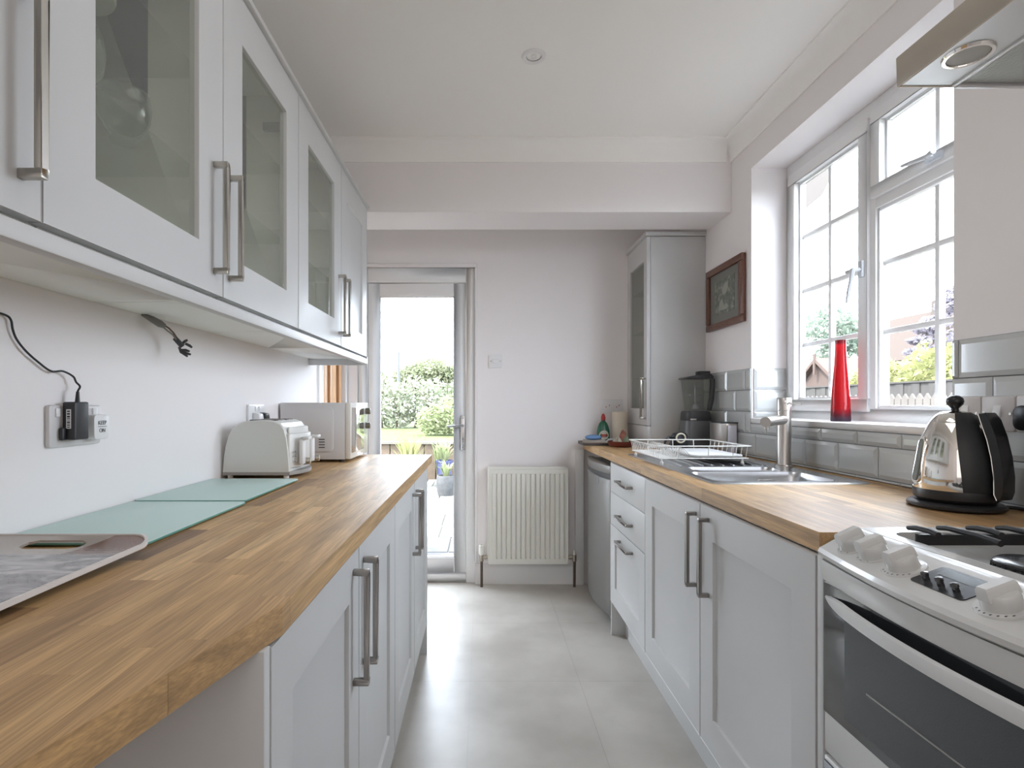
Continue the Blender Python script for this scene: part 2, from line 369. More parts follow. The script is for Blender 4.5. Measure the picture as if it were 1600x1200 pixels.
# ---- ceiling light
cl = thing('ceiling_light', (.2, 2.1, ZC), 'small round white recessed downlight in the ceiling', 'light')
g = G(); g.lathe([(.029, 0), (.029, -.004), (.036, -.008), (.044, -.006), (.047, 0)], (.2, 2.1, ZC), 40); g.make('bezel', WHITE, cl, ang=60)
g = G(); g.lathe([(.0001, .012), (.018, .010), (.026, .004), (.029, 0), (.029, -.001)], (.2, 2.1, ZC-.002), 32); g.make('lens', PLASG, cl, ang=60)
g = G(); g.sph((.2, 2.1, ZC-.001), .011, .011, .006); g.make('bulb', WHITE, cl)
# ---- radiator
rd = thing('radiator', (.29, 3.45, .14), 'white ribbed panel radiator on the end wall', 'radiator')
g = G(); n = 15; x0, x1 = .0405, .5425; pr = []
m0 = .022; w = (x1-x0-2*m0)/n
fr = [(x0, 3.44), (x0+m0, 3.44)]
for k in range(n):
    a = x0+m0+k*w; fr += [(a+w*.05, 3.441), (a+w*.16, 3.429), (a+w*.84, 3.429), (a+w*.95, 3.441)]
fr += [(x1, 3.44), (x1, 3.458), (x0, 3.458)]
g.prism(fr, 'z', .185, .722); g.box(x0, x1, 3.44, 3.458, .150, .185); g.box(x0, x1, 3.44, 3.458, .722, .752)
RADW = mat('radiator_enamel', (.80, .79, .73), .35)
g.make('panel', RADW, rd, ang=25)
mk('top_grille', RADW, rd, [(x0, x1, 3.436, 3.505, .750, .762)], bev=.003)
mk('side_cover', RADW, rd, [(x0-.004, x0+.003, 3.436, 3.505, .17, .75)], bev=.002); mk('side_cover', RADW, rd, [(x1-.003, x1+.004, 3.436, 3.505, .17, .75)], bev=.002)
mk('bracket', RADW, rd, [(.12, .15, 3.458, 3.5265, .3, .6)]); mk('bracket', RADW, rd, [(.43, .46, 3.458, 3.5265, .3, .6)])
COP = mat('tarnished_copper_pipe', (.13, .095, .075), .4, metal=.6)
for px, nm in ((-.002, 0), (.588, 1)):
    g = G(); g.cyl((px, 3.46, -.001), (px, 3.46, .175), .0085); g.make('pipe', COP, rd)
    s = 1 if nm == 0 else -1
    g = G(); g.cyl((px, 3.46, .165), (px, 3.46, .205), .013); g.cyl((px, 3.46, .188), (px+s*.048, 3.46, .188), .010); g.cyl((px+s*.018, 3.46, .188), (px+s*.034, 3.46, .188), .014, seg=6)
    g.make('valve', mat('nickel_valve', (.45, .40, .34), .35, metal=.9), rd)
    g = G()
    if nm == 0: g.lathe([(.0001, .065), (.014, .064), (.017, .05), (.018, .01), (.013, 0), (.0001, 0)], (px, 3.46, .203), 20)
    else: g.lathe([(.0001, .035), (.007, .033), (.009, .01), (.011, 0), (.0001, 0)], (px, 3.46, .203), 16)
    g.make('valve_cap', RADW, rd)
# ---- fused switch on the end wall
sw = thing('wall_switch', (.087, YB, 1.44), 'small white fused switch plate on the end wall above the radiator', 'switch')
g = G(); g.rbox(.045, .129, YB-.009, YB, 1.397, 1.483, .006, 'y'); g.make('plate', PLASW, sw, bev=.002)
mk('fuse_carrier', PLASW, sw, [(.064, .110, YB-.013, YB-.009, 1.428, 1.452)], bev=.002)
g = G(); g.cyl((.056, YB-.0095, 1.440), (.056, YB-.0085, 1.440), .0035); g.cyl((.119, YB-.0095, 1.440), (.119, YB-.0085, 1.440), .0035); g.make('screw', DSTEEL, sw)
# ------------------------------------------------------------------ cabinets
def vhandle(par, xf, s, y, z0, z1, label=None, m=None):
    g = G(); t = .006
    g.box(xf, xf+s*.031, y-t, y+t, z0, z0+.012); g.box(xf, xf+s*.031, y-t, y+t, z1-.012, z1); g.box(xf+s*.021, xf+s*.031, y-t, y+t, z0+.012, z1-.012)
    return g.make('handle', m or STEEL, par, bev=.0012)
def hhandle(par, xf, s, z, y0, y1, m=None):
    g = G(); t = .006
    g.box(xf, xf+s*.031, y0, y0+.012, z-t, z+t); g.box(xf, xf+s*.031, y1-.012, y1, z-t, z+t); g.box(xf+s*.021, xf+s*.031, y0+.012, y1-.012, z-t, z+t)
    return g.make('handle', m or DSTEEL, par, bev=.0012)
def door(par, xf, s, y0, y1, z0, z1, st=.085, rail=.09, kind='shaker', name='door', trail=None):
    y0 += .0015; y1 -= .0015; tr = trail or rail; xb = xf-s*.02
    g = G()
    if kind == 'slab': g.box(xb, xf, y0, y1, z0, z1)
    else:
        a, b, c, d = y0+st, y1-st, z0+rail, z1-tr
        def rg(x, e=0): return g.ring([(x, a-e, c-e), (x, b+e, c-e), (x, b+e, d+e), (x, a-e, d+e)])
        of = g.ring([(xf, y0, z0), (xf, y1, z0), (xf, y1, z1), (xf, y0, z1)]); ob = g.ring([(xb, y0, z0), (xb, y1, z0), (xb, y1, z1), (xb, y0, z1)])
        g.bridge(of, ob); i1 = rg(xf); g.bridge(of, i1)
        if kind == 'shaker':
            i2 = rg(xf-s*.0085, -.0015); g.bridge(i1, i2); g._f(i2); g._f(ob)
        else:
            i2 = rg(xb); g.bridge(i1, i2); g.bridge(ob, i2)
    d_ = g.make(name, GREY, par, bev=.0011, segs=2) if False else g.make(name, GREY, par, bev=.0011)
    if kind == 'glass':
        mk('pane', CPANE, d_, [(xf-s*.013, xf-s*.010, y0+st+.0005, y1-st-.0005, z0+rail+.0005, z1-tr-.0005)], smooth=False)
    return d_
def carcass(par, x0, x1, y0, y1, z0, z1, openx, m=GREY, mi=None):
    # open on the side x = openx
    t = .018; xb = x0 if abs(openx-x1) < 1e-6 else x1; sg = 1 if xb == x0 else -1
    return mk('carcass', m, par, [(x0, x1, y0, y0+t, z0, z1), (x0, x1, y1-t, y1, z0, z1), (x0, x1, y0+t, y1-t, z0, z0+t), (x0, x1, y0+t, y1-t, z1-t, z1), (xb, xb+sg*.008, y0+t, y1-t, z0+t, z1-t)], bev=.0006)
WX = -.585                                                   # face of the wall unit doors
wy = [.218, .723, 1.228, 1.733, 2.26, 2.763]
wlab = ['grey wall cabinet nearest the camera, plain door, above the serving tray',
        'grey glass-door wall cabinet holding crystal bowls, second from the camera',
        'grey glass-door wall cabinet in the middle, over the loose cable',
        'grey glass-door wall cabinet above the white toaster, fourth from the camera',
        'grey solid-door wall cabinet at the far end, nearest the garden door']
wh = [.690, 1.190, 1.262, 2.222, 2.300]
wallcab = []
for i in range(5):
    y0, y1 = wy[i], wy[i+1]
    c = thing('wall_cabinet', (XL+.15, (y0+y1)/2, 1.39), wlab[i], 'cabinet', 'grey wall cabinets on the left wall')
    wallcab.append(c)
    carcass(c, XL+.001, WX-.022, y0+.0008, y1-.0008, 1.392, 2.15, WX-.022, GREYIN)
    gl = i in (1, 2, 3)
    d = door(c, WX, 1, y0, y1, 1.402, 2.150, .10, .10, 'glass' if gl else 'shaker', trail=.112)
    vhandle(d, WX, 1, wh[i], 1.446, 1.690)
    if gl:
        for z in (1.665, 1.885): mk('shelf', SHELFG, c, [(XL+.012, WX-.035, y0+.020, y1-.020, z, z+.006)], smooth=False)
        hy = y0+.03 if wh[i] > (y0+y1)/2 else y1-.03
        hs = -1 if hy > (y0+y1)/2 else 1
        for z in (1.52, 2.03):
            g = G(); g.box(WX-.10, WX-.03, hy-hs*.011, hy+hs*.004, z-.012, z+.012); g.cyl((WX-.036, hy+hs*.012, z), (WX-.024, hy+hs*.012, z), .017)
            g.make('hinge', DSTEEL, c, bev=.001)
struct('trim_5', GREY, [(XL, WX+.012, .2, 2.775, 2.153, 2.168)], 'thin grey cornice strip along the tops of the wall cabinets', bev=.002)
struct('trim_6', GREY, [(WX-.022, WX+.002, .2, 2.763, 1.365, 1.3915), (XL+.001, WX+.002, 2.763, 2.781, 1.360, 1.402)], 'grey light pelmet under the wall cabinets', bev=.002)

# left base units
BX = -.255
by = [.655, 1.125, 1.59, 2.05, 2.52]
blab = ['grey two-door base cabinet nearest the camera, under the left worktop', 'grey two-door base cabinet at the far left, near the garden door']
for u in range(2):
    y0, y1 = by[2*u], by[2*u+2]
    c = thing('base_cabinet', (-.55, (y0+y1)/2, .15), blab[u], 'cabinet', 'grey base cabinets under the left worktop')
    carcass(c, XL+.03, BX-.0215, y0+(.0 if u else .0), y1, .15, .870, BX-.0215)
    d1 = door(c, BX, 1, y0, by[2*u+1], .15, .866, .078, .09); d2 = door(c, BX, 1, by[2*u+1], y1, .15, .866, .078, .09)
    vhandle(d1, BX, 1, by[2*u+1]-.045, .603, .833, m=DSTEEL); vhandle(d2, BX, 1, by[2*u+1]+.045, .603, .833, m=DSTEEL)
    g = G(); g.box(XL+.03, BX, (.637 if u == 0 else 2.521), (.6545 if u == 0 else 2.54), 0, .870); g.make('end_panel', GREY, c, bev=.001)
    if u == 0:
        mk('plinth', GREY, c, [(BX-.07, BX-.052, .656, 2.519, 0, .148)])
# right base units
RX = .650
struct_p = None
c = thing('drawer_cabinet', (.95, 2.458, .17), 'grey three-drawer base cabinet beside the fridge', 'cabinet')
carcass(c, RX+.0215, XR-.03, 2.168, 2.733, .17, .870, RX+.0215)
for z0, z1, k, hz in ((.724, .866, 'slab', .798), (.563, .722, 'slab', .635), (.172, .561, 'shaker', .516)):
    d = door(c, RX, -1, 2.167, 2.750, z0, z1, .085, .085, k, 'drawer')
    hhandle(d, RX, -1, hz, 2.346, 2.558)
mk('end_panel', GREY, c, [(RX+.002, XR-.03, 2.734, 2.752, 0, .870)], bev=.001)
mk('plinth', GREY, c, [(.72, .738, 2.167, 2.733, 0, .168)])
c = thing('sink_cabinet', (.95, 1.61, .17), 'grey two-door base cabinet under the sink', 'cabinet')
carcass(c, RX+.0215, XR-.03, 1.06, 2.166, .17, .700, RX+.0215)
mk('top_rail', GREY, c, [(RX+.0215, RX+.04, 1.06, 2.166, .70, .868)])
d1 = door(c, RX, -1, 1.62, 2.167, .172, .866, .085, .095); d2 = door(c, RX, -1, 1.058, 1.62, .172, .866, .085, .095)
vhandle(d1, RX, -1, 1.653, .607, .835, m=DSTEEL); vhandle(d2, RX, -1, 1.560, .607, .835, m=DSTEEL)
mk('end_panel', GREY, c, [(RX+.001, XR-.03, 1.038, 1.0568, 0, .868)], bev=.001)
mk('plinth', GREY, c, [(.72, .738, 1.058, 2.166, 0, .168)])

# tall wall unit standing on the worktop in the far right corner
c = thing('corner_cabinet', (1.11, 3.32, .91), 'tall grey glass-door cabinet standing on the worktop in the far right corner', 'cabinet')
TX = .945
carcass(c, TX+.021, XR-.0015, 3.112, YB-.001, .911, 2.120, TX+.021)
mk('door_filler', GREY, c, [(TX+.001, TX+.0205, 3.112, YB-.001, .912, 1.036)], bev=.001)
d = door(c, TX, -1, 3.112, YB-.001, 1.040, 2.120, .062, .097, 'glass', trail=.122); vhandle(d, TX, -1, 3.145, 1.075, 1.315)
for z in (1.32, 1.6, 1.85): mk('shelf', SHELFG, c, [(TX+.035, XR-.012, 3.131, YB-.02, z, z+.006)], smooth=False)
mk('cornice', GREY, c, [(TX-.012, XR-.0015, 3.098, YB-.001, 2.124, 2.146)], bev=.002)

# ------------------------------------------------------------------ worktops of oak staves
def clip_poly(poly, a, b, c):          # keep a*x + b*y <= c
    out = []
    for i in range(len(poly)):
        p, q = poly[i], poly[(i+1) % len(poly)]; dp = a*p[0]+b*p[1]-c; dq = a*q[0]+b*q[1]-c
        if dp <= 0: out.append(p)
        if dp*dq < 0: t = dp/(dp-dq); out.append((p[0]+(q[0]-p[0])*t, p[1]+(q[1]-p[1])*t))
    return out
def staves(par, x0, w, nrow, y0, y1, clips=(), hole=None, edge_row=None, rnd=None):
    for r in range(nrow):
        a, b = x0+r*w, x0+(r+1)*w
        y = y0
        while y < y1-1e-6:
            ln = rnd.uniform(.20, .50)*(1.7 if r == edge_row else 1)
            e = y+ln
            if y1-e < .12: e = y1
            segs = [(y, e)]
            if hole and b > hole[0]+1e-4 and a < hole[1]-1e-4:
                segs = [(p, q) for p, q in ((y, min(e, hole[2])), (max(y, hole[3]), e)) if q-p > .004]
            for p, q in segs:
                k = .0001; poly = [(a+k, p+k), (b-k, p+k), (b-k, q-k), (a+k, q-k)]
                for cl_ in clips: poly = clip_poly(poly, *cl_)
                if len(poly) >= 3:
                    g = G(); g.prism(poly, 'z', .871, .91); g.make('stave', OAK, par, smooth=False)
            y = e
wt = thing('worktop', (-.56, 1.2, .871), 'long oak stave worktop on the left, its near end cut at an angle', 'worktop')
# the front edge runs back towards the camera from the kink: from (-.25,.683) to (-.40,.05)
staves(wt, -.88, .042, 15, -.45, 2.72, [(.633, -.15, .633*-.25-.15*.683)], None, 14, random.Random(5))
wt2 = thing('worktop', (.97, 2.3, .871), 'oak stave worktop on the right holding the sink', 'worktop')
staves(wt2, .66, .04, 15, 1.064, YB-.001, (), (.744, 1.15, 1.742, 2.152), 0, random.Random(11))
staves(wt2, 1.26, .019, 1, 1.064, YB-.001, (), None, 0, random.Random(12))
# ------------------------------------------------------------------ left worktop objects
ZT = .91
# microwave
mw = thing('microwave', (-.72, 2.5, ZT), 'white microwave with mirrored door at the far end of the left worktop', 'microwave')
MWW = mat('microwave_white', (.66, .66, .67), .32)
g = G(); g.box(-.872, -.590, 2.348, 2.700, ZT+.012, 1.168); body = g.make('body', MWW, mw, bev=.004)
g = G(); g.rbox(-.86, -.640, 2.3455, 2.349, .955, 1.150, .022, 'y'); g.rbox(-.85, -.6435, 2.3440, 2.3456, .9585, 1.1465, .02, 'y'); g.make('side_panel', MWW, body, bev=.001)
g = G()
for cx in (-.738, -.690):
    for k in range(4): g.box(cx-.013, cx+.013, 2.3432, 2.3442, .973+.0115*k, .977+.0115*k)
g.make('vent', DARK, body)
g = G(); g.box(-.590, -.566, 2.348, 2.700, ZT+.014, 1.167); fr = g.make('front', mat('microwave_front', (.80, .79, .76), .12, spec=.6), mw, bev=.003)
mk('door_glass', mat('mirrored_door', (.62, .60, .56), .05, metal=.85), fr, [(-.5665, -.5645, 2.362, 2.60, .95, 1.148)], bev=.001)
for z in (1.128, 1.058):
    g = G(); g.cyl((-.566, 2.655, z), (-.545, 2.655, z), .016, .015, 20); g.make('knob', mat('bronze_knob', (.16, .15, .12), .35, metal=.5), mw, bev=.001)
for y in (2.37, 2.67):
    for x in (-.85, -.61):
        g = G(); g.cyl((x, y, ZT), (x, y, ZT+.014), .011); g.make('foot', BLACK, mw)
# toaster
tt = thing('toaster', (-.76, 1.95, ZT), 'white four-slot toaster standing against the left wall', 'toaster')
TOW = mat('toaster_cream_white', (.70, .70, .68), .35)
prof = [(-.875, .932), (-.872, .98), (-.866, 1.02), (-.856, 1.055), (-.840, 1.082), (-.818, 1.098), (-.79, 1.105), (-.76, 1.107), (-.725, 1.107), (-.70, 1.104), (-.680, 1.096), (-.666, 1.078), (-.658, 1.05), (-.653, 1.01), (-.650, .97), (-.648, .932)]
g = G(); prev = None
for y, d, in ((1.832, .006), (1.838, 0), (2.049, 0), (2.055, .006)):
    ring = g.ring([(-.76+(x+.76)*(1-d*4), y, .932+(z-.932)*(1-d*4)) for x, z in prof])
    if prev: g.bridge(prev, ring)
    else: g._f(ring)
    prev = ring
g._f(prev[::-1]); tb = g.make('body', TOW, tt, ang=28)
g = G(); pts = [(-.646, 1.834)]
for k in range(9): t = k/8; pts.append((-.650+.030*math.sin(math.pi*t), 1.836+.215*t))
g.prism([(-.66, 1.836)]+[(x, y) for x, y in pts[1:]]+[(-.66, 2.051)], 'z', .945, 1.060)
g.prism([(-.66, 1.85)]+[(-.655+.026*math.sin(math.pi*k/8), 1.850+.19*k/8) for k in range(9)]+[(-.66, 2.04)], 'z', 1.06, 1.082)
g.make('control_end', TOW, tt, bev=.003)
g = G(); g.prism([(-.874, 1.833), (-.648, 1.833)]+[(-.649+.032*math.sin(math.pi*k/8), 1.833+.221*k/8) for k in range(9)]+[(-.874, 2.054)], 'z', .921, .9335); g.make('base_trim', mat('toaster_grey_trim', (.36, .35, .34), .35), tt, bev=.001)
for y in (1.875, 1.978):
    g = G(); g.box(-.625, -.612, y-.016, y+.016, .955, 1.04); g.make('lever_slot', PLASW, tt, bev=.003)
    g = G(); g.rbox(-.618, -.592, y-.014, y+.022, 1.040, 1.050, .005, 'z'); g.make('lever', mat('clear_lever', (.72, .73, .74), .2), tt, bev=.002)
    g = G(); g.cyl((-.625, y+.038, .962), (-.603, y+.038, .962), .013, .011); g.make('knob', STEEL, tt, bev=.001)
g = G()
for z in (1.0, .985, .967): g.cyl((-.637, 1.852, z), (-.631, 1.852, z), .0035, seg=10)
g.make('button', PLASG, tt)
for k, y in enumerate((1.862, 1.910, 1.962, 2.010)): mk('slot', DSTEEL if k % 2 else BLACK, tt, [(-.795, -.705, y, y+.024, 1.100, 1.1080)])
for x in (-.855, -.665):
    for y in (1.85, 2.035): g = G(); g.cyl((x, y, ZT), (x, y, .922), .009); g.make('foot', PLASW, tt)
# frosted glass boards
for i, (x0, x1, y0, y1, z, lab) in enumerate(((-.876, -.588, .953, 1.360, .9130, 'frosted mint glass worktop saver lying under the serving tray'), (-.877, -.596, 1.368, 1.770, .9145, 'frosted mint glass worktop saver in front of the toaster'))):
    b = thing('glass_board', ((x0+x1)/2, (y0+y1)/2, ZT), lab, 'chopping board', 'mint glass worktop savers')
    g = G(); g.rbox(x0, x1, y0, y1, z, z+.005, .012, 'z'); g.make('glass_sheet', [TERR], b, bev=.001)
    g = G()
    for x in (x0+.03, x1-.03):
        for y in (y0+.03, y1-.03): g.cyl((x, y, ZT), (x, y, z), .006)
    g.make('rubber_foot', PLASG, b)
    g = G(); g.prism(rrect(x0-.0006, x1+.0006, y0-.0006, y1+.0006, .0126), 'z', z+.0005, z+.0040); g.make('edge', TERE, b)
# serving tray: a shallow printed tray with a raised far end and a hand hole
tr = thing('serving_tray', (-.715, .7, ZT), 'printed serving tray with white rim and a hand slot, near end of left worktop', 'tray')
def tray_print():
    m = bpy.data.materials.new('stone_and_plank_print'); m.use_nodes = True; nt = m.node_tree; b = nt.nodes['Principled BSDF']; N = nt.nodes.new; L = nt.links.new
    tc = N('ShaderNodeTexCoord'); mp = N('ShaderNodeMapping'); mp.inputs['Scale'].default_value = (9, 22, 9); mp.inputs['Rotation'].default_value = (0, 0, .5); L(tc.outputs['Object'], mp.inputs[0])
    n = N('ShaderNodeTexNoise'); n.inputs['Scale'].default_value = 1.3; n.inputs['Detail'].default_value = 6; n.inputs['Distortion'].default_value = 1.2; L(mp.outputs[0], n.inputs['Vector'])
    r = N('ShaderNodeValToRGB'); e = r.color_ramp.elements; e[0].position = .36; e[0].color = (.12, .11, .115, 1); e[1].position = .66; e[1].color = (.50, .47, .46, 1); k = e.new(.5); k.color = (.24, .22, .23, 1)
    L(n.outputs['Fac'], r.inputs[0])
    sp = N('ShaderNodeSeparateXYZ'); L(tc.outputs['Object'], sp.inputs[0])
    cmp = N('ShaderNodeMath'); cmp.operation = 'ADD'; L(sp.outputs['X'], cmp.inputs[0])
    dg = N('ShaderNodeMath'); dg.operation = 'MULTIPLY'; dg.inputs[1].default_value = .45; L(sp.outputs['Y'], dg.inputs[0]); 
    sb = N('ShaderNodeMath'); sb.operation = 'SUBTRACT'; L(sp.outputs['X'], sb.inputs[0]); L(dg.outputs[0], sb.inputs[1])
    gt = N('ShaderNodeMath'); gt.operation = 'GREATER_THAN'; gt.inputs[1].default_value = -1.045; L(sb.outputs[0], gt.inputs[0])
    gy = N('ShaderNodeMath'); gy.operation = 'GREATER_THAN'; gy.inputs[1].default_value = .852; L(sp.outputs['Y'], gy.inputs[0])
    w2 = N('ShaderNodeTexNoise'); w2.inputs['Scale'].default_value = 30; L(mp.outputs[0], w2.inputs['Vector'])
    mb = N('ShaderNodeMix'); mb.data_type = 'RGBA'; mb.inputs['A'].default_value = (.11, .06, .045, 1); mb.inputs['B'].default_value = (.26, .15, .11, 1); L(w2.outputs['Fac'], mb.inputs['Factor'])
    ml = N('ShaderNodeMix'); ml.data_type = 'RGBA'; ml.inputs['A'].default_value = (.37, .325, .29, 1); L(gt.outputs[0], ml.inputs['Factor']); L(mb.outputs['Result'], ml.inputs['B'])
    mf = N('ShaderNodeMix'); mf.data_type = 'RGBA'; L(gy.outputs[0], mf.inputs['Factor']); L(r.outputs[0], mf.inputs['A']); L(ml.outputs['Result'], mf.inputs['B'])
    L(mf.outputs['Result'], b.inputs['Base Color']); b.inputs['Roughness'].default_value = .22; b.inputs['Coat Weight'].default_value = .3
    return m
def tray_z(y):
    t = max(0, (y-.845)/.085); return .9212+.011*t*t if t <= 1 else .9212+.011
tx0, tx1, ty0, ty1, TR_ = -.868, -.560, .42, .930, .035
g = G(); hole = rrect(-.756, -.655, .878, .913, .015, 4)
outer = rrect(tx0, tx1, ty0, ty1, TR_, 6)
import mathutils
from mathutils.geometry import tessellate_polygon
def sheet(g, loops, zoff):
    vv = []; V3 = [[Vector((x, y, 0)) for x, y in lp] for lp in loops]
    flat = [p for lp in loops for p in lp]
    # dense bands across y so that the raised end bends
    return flat, tessellate_polygon(V3)
bands = [ty0, .60, .75, .845, .858, .868, .878, .886, .896, .905, .913, .921, .930]
def band_poly(y0, y1):
    p = clip_poly(outer, 0, 1, y1); return clip_poly(p, 0, -1, -y0)
for i in range(len(bands)-1):
    a, b = bands[i], bands[i+1]; parts = [band_poly(a, b)]
    if a >= .8779 and b <= .9131:
        hp_ = clip_poly(clip_poly(hole, 0, 1, b), 0, -1, -a)
        l = min(p[0] for p in hp_); r = max(p[0] for p in hp_); l1 = max(p[0] for p in hp_ if p[0] < -.71); 
        def hx(y, side):
            # hole edge at height y
            cs = [(hole[k], hole[(k+1) % len(hole)]) for k in range(len(hole))]; xsn = []
            for p, q in cs:
                if (p[1]-y)*(q[1]-y) <= 0 and abs(p[1]-q[1]) > 1e-9: t = (y-p[1])/(q[1]-p[1]); xsn.append(p[0]+t*(q[0]-p[0]))
            if not xsn: return -.713
            return min(xsn) if side < 0 else max(xsn)
        e = 1e-4; ya, yb = a+e if a < .8785 else a, b-e if b > .9125 else b
        base = parts[0]; lx = min(p[0] for p in base); rx = max(p[0] for p in base)
        parts = [[(lx, a), (hx(ya, -1), a), (hx(yb, -1), b), (lx, b)], [(hx(ya, 1), a), (rx, a), (rx, b), (hx(yb, 1), b)]]
    for p in parts:
        if len(p) < 3: continue
        top = g.ring([(x, y, tray_z(y)+.004) for x, y in p]); bot = g.ring([(x, y, tray_z(y)) for x, y in p]); g._f(top); g._f(bot[::-1]); g.bridge(top, bot)
g.make('printed_base', tray_print(), tr, ang=50)
g = G(); op = rrect(tx0-.004, tx1+.004, ty0-.004, ty1+.004, TR_+.004, 8)
ra = [g.ring([(x+ox*(1 if x > -.714 else -1), y+oy*(1 if y > .67 else -1), tray_z(min(y, .93))+dz) for x, y in op]) for ox, oy, dz in ((0, 0, -.001), (.0, .0, .0062), (-.0035, -.003, .0064), (-.004, -.0035, -.0008))]
for k in range(4): g.bridge(ra[k], ra[(k+1) % 4])
g.make('rim', mat('tray_rim', (.66, .63, .61), .3), tr, ang=45)
# twin socket with charger, near end
so = thing('wall_socket', (XL, 1.17, 1.115), 'white double wall socket on the left wall holding a black charger', 'socket')
g = G(); g.rbox(XL, XL+.010, 1.094, 1.242, 1.072, 1.159, .006, 'x'); g.make('plate', mat('socket_cream', (.62, .60, .60), .35), so, bev=.003)
mk('rocker', PLASW, so, [(XL+.0095, XL+.013, 1.214, 1.228, 1.135, 1.152), (XL+.0095, XL+.013, 1.109, 1.120, 1.135, 1.152)], bev=.001)
ad = thing('charger', (-.85, 1.145, 1.085), 'black plug-in charger with a cord, in the near wall socket', 'charger')
CHG = mat('charger_black', (.028, .028, .032), .42)
g = G(); g.rbox(XL+.0105, XL+.037, 1.127, 1.168, 1.086, 1.1655, .004, 'x'); g.rbox(XL+.0105, XL+.02, 1.116, 1.130, 1.086, 1.112, .003, 'x'); g.make('housing', CHG, ad, bev=.003)
mk('label', PLASW, ad, [(XL+.019, XL+.029, 1.1265, 1.1269, 1.110, 1.150)], smooth=False)
g = G(); zz = 1.112; rr = random.Random(3)
while zz < 1.147: h_ = rr.uniform(.0015, .004); g.box(XL+.021, XL+.027, 1.1261, 1.1265, zz, zz+h_); zz += h_+rr.uniform(.001, .003)
g.make('label_print', DARK, ad, smooth=False)
pts = [pixX(px, py, -x) for px, py, x in ((121, 626, .856), (121.5, 612, .856), (125, 604, .858), (119, 597, .862), (114, 588, .864), (98, 580, .868), (80, 580, .871), (60, 566, .872), (40, 548, .872), (26, 530, .873), (20, 515, .873), (17, 500, .873), (8, 492, .873), (-20, 484, .873), (-60, 470, .873))]
sm = []
for i in range(len(pts)-1):
    p0, p1, p2, p3 = pts[max(i-1, 0)], pts[i], pts[i+1], pts[min(i+2, len(pts)-1)]
    for k in range(6):
        t = k/6; sm.append(.5*((2*p1)+(p2-p0)*t+(2*p0-5*p1+4*p2-p3)*t*t+(3*p1-p0-3*p2+p3)*t**3))
sm.append(pts[-1])
for p in sm: p.x = max(p.x, XL+.004)
g = G(); g.tube(sm, .0021, 8); g.make('cord', BLACK, ad, ang=80)
g = G(); g.cyl(pts[0]-Vector((0, 0, .004)), pts[1], .0048, .003); g.make('strain_relief', BLACK, ad)
wp = thing('wall_plug', (-.86, 1.21, 1.10), 'white plug beside the black charger, marked in pen', 'plug')
g = G(); g.rbox(XL+.0105, XL+.034, 1.188, 1.236, 1.083, 1.138, .009, 'x'); g.make('body', PLASW, wp, bev=.003)
def text(body, size, loc, rot, m, name, par, ext=.0002):
    cu = bpy.data.curves.new(name, 'FONT'); cu.body = body; cu.size = size; cu.extrude = ext; cu.align_x = 'CENTER'; cu.align_y = 'CENTER'
    ob = bpy.data.objects.new('tmp', cu); C.objects.link(ob)
    dg = bpy.context.evaluated_depsgraph_get(); me = bpy.data.meshes.new_from_object(ob.evaluated_get(dg)); bpy.data.objects.remove(ob)
    from mathutils import Euler
    me.transform(Matrix.Translation(loc) @ Euler(rot).to_matrix().to_4x4()); me.materials.append(m)
    return link(name, me, par)
text('KEEP', .0125, (XL+.0345, 1.212, 1.119), (H, 0, H), DARK, 'lettering', wp)
text('ON', .0125, (XL+.0345, 1.212, 1.102), (H, 0, H), DARK, 'lettering', wp)
mk('pen_line', DARK, wp, [(XL+.0341, XL+.0346, 1.199, 1.226, 1.1105, 1.1115)])
# far socket behind the toaster
so = thing('wall_socket', (XL, 2.13, 1.12), 'white double wall socket on the left wall behind the toaster', 'socket')
g = G(); g.rbox(XL, XL+.010, 2.03, 2.176, 1.075, 1.160, .006, 'x'); g.make('plate', PLASW, so, bev=.003)
mk('rocker', PLASW, so, [(XL+.0095, XL+.014, 2.085, 2.095, 1.135, 1.152), (XL+.0095, XL+.014, 2.118, 2.128, 1.135, 1.152)], bev=.001)
for y, m, lab in ((2.084, PLASW, 'white mains plug in the socket behind the toaster'), (2.145, BLACK, 'black mains plug in the socket behind the toaster')):
    pg = thing('mains_plug', (XL+.02, y, 1.10), lab, 'plug')
    g = G(); g.prism([(XL+.0105, 1.083), (XL+.030, 1.083), (XL+.038, 1.100), (XL+.034, 1.124), (XL+.0105, 1.130)], 'y', y-.022, y+.022); g.make('body', m, pg, bev=.004)
    g = G(); g.tube([(XL+.024, y, 1.088), (XL+.024, y, 1.05), (XL+.018, y+.02, 1.0), (XL+.018, y+.05, .93)], .0035); g.make('cord', m, pg)
# loose cable under the wall cabinets
lc = thing('loose_cable', (-.85, 1.5, 1.39), 'grey cable with stripped ends hanging from under the wall cabinets', 'cable')
CAB = mat('grey_cable', (.20, .19, .175), .5)
def hang(ps): return [pix(px, py, Y) for px, py, Y in ps]
g = G(); g.tube(hang(((222, 491, 1.402), (238, 499, 1.405), (250, 506, 1.415), (256, 509, 1.43))), [.004, .0085, .0095, .007], 8); g.make('sheath', CAB, lc, ang=60)
wires = []
for k, ps in enumerate((((255, 507, 1.43), (264, 513, 1.45), (271, 520, 1.465), (278, 530, 1.48), (284, 539, 1.49)), ((254, 510, 1.43), (262, 517, 1.445), (270, 523, 1.46), (277, 533, 1.478), (281, 541, 1.485)))):
    g = G(); g.tube(hang(ps), .0022, 6); g.make('wire', CAB if k else mat('brown_wire', (.12, .075, .05), .5), lc)
g = G(); g.cyl(*hang(((273, 528, 1.475), (285, 541, 1.49))), .0065, .0075, 10); g.make('connector', DARK, lc)
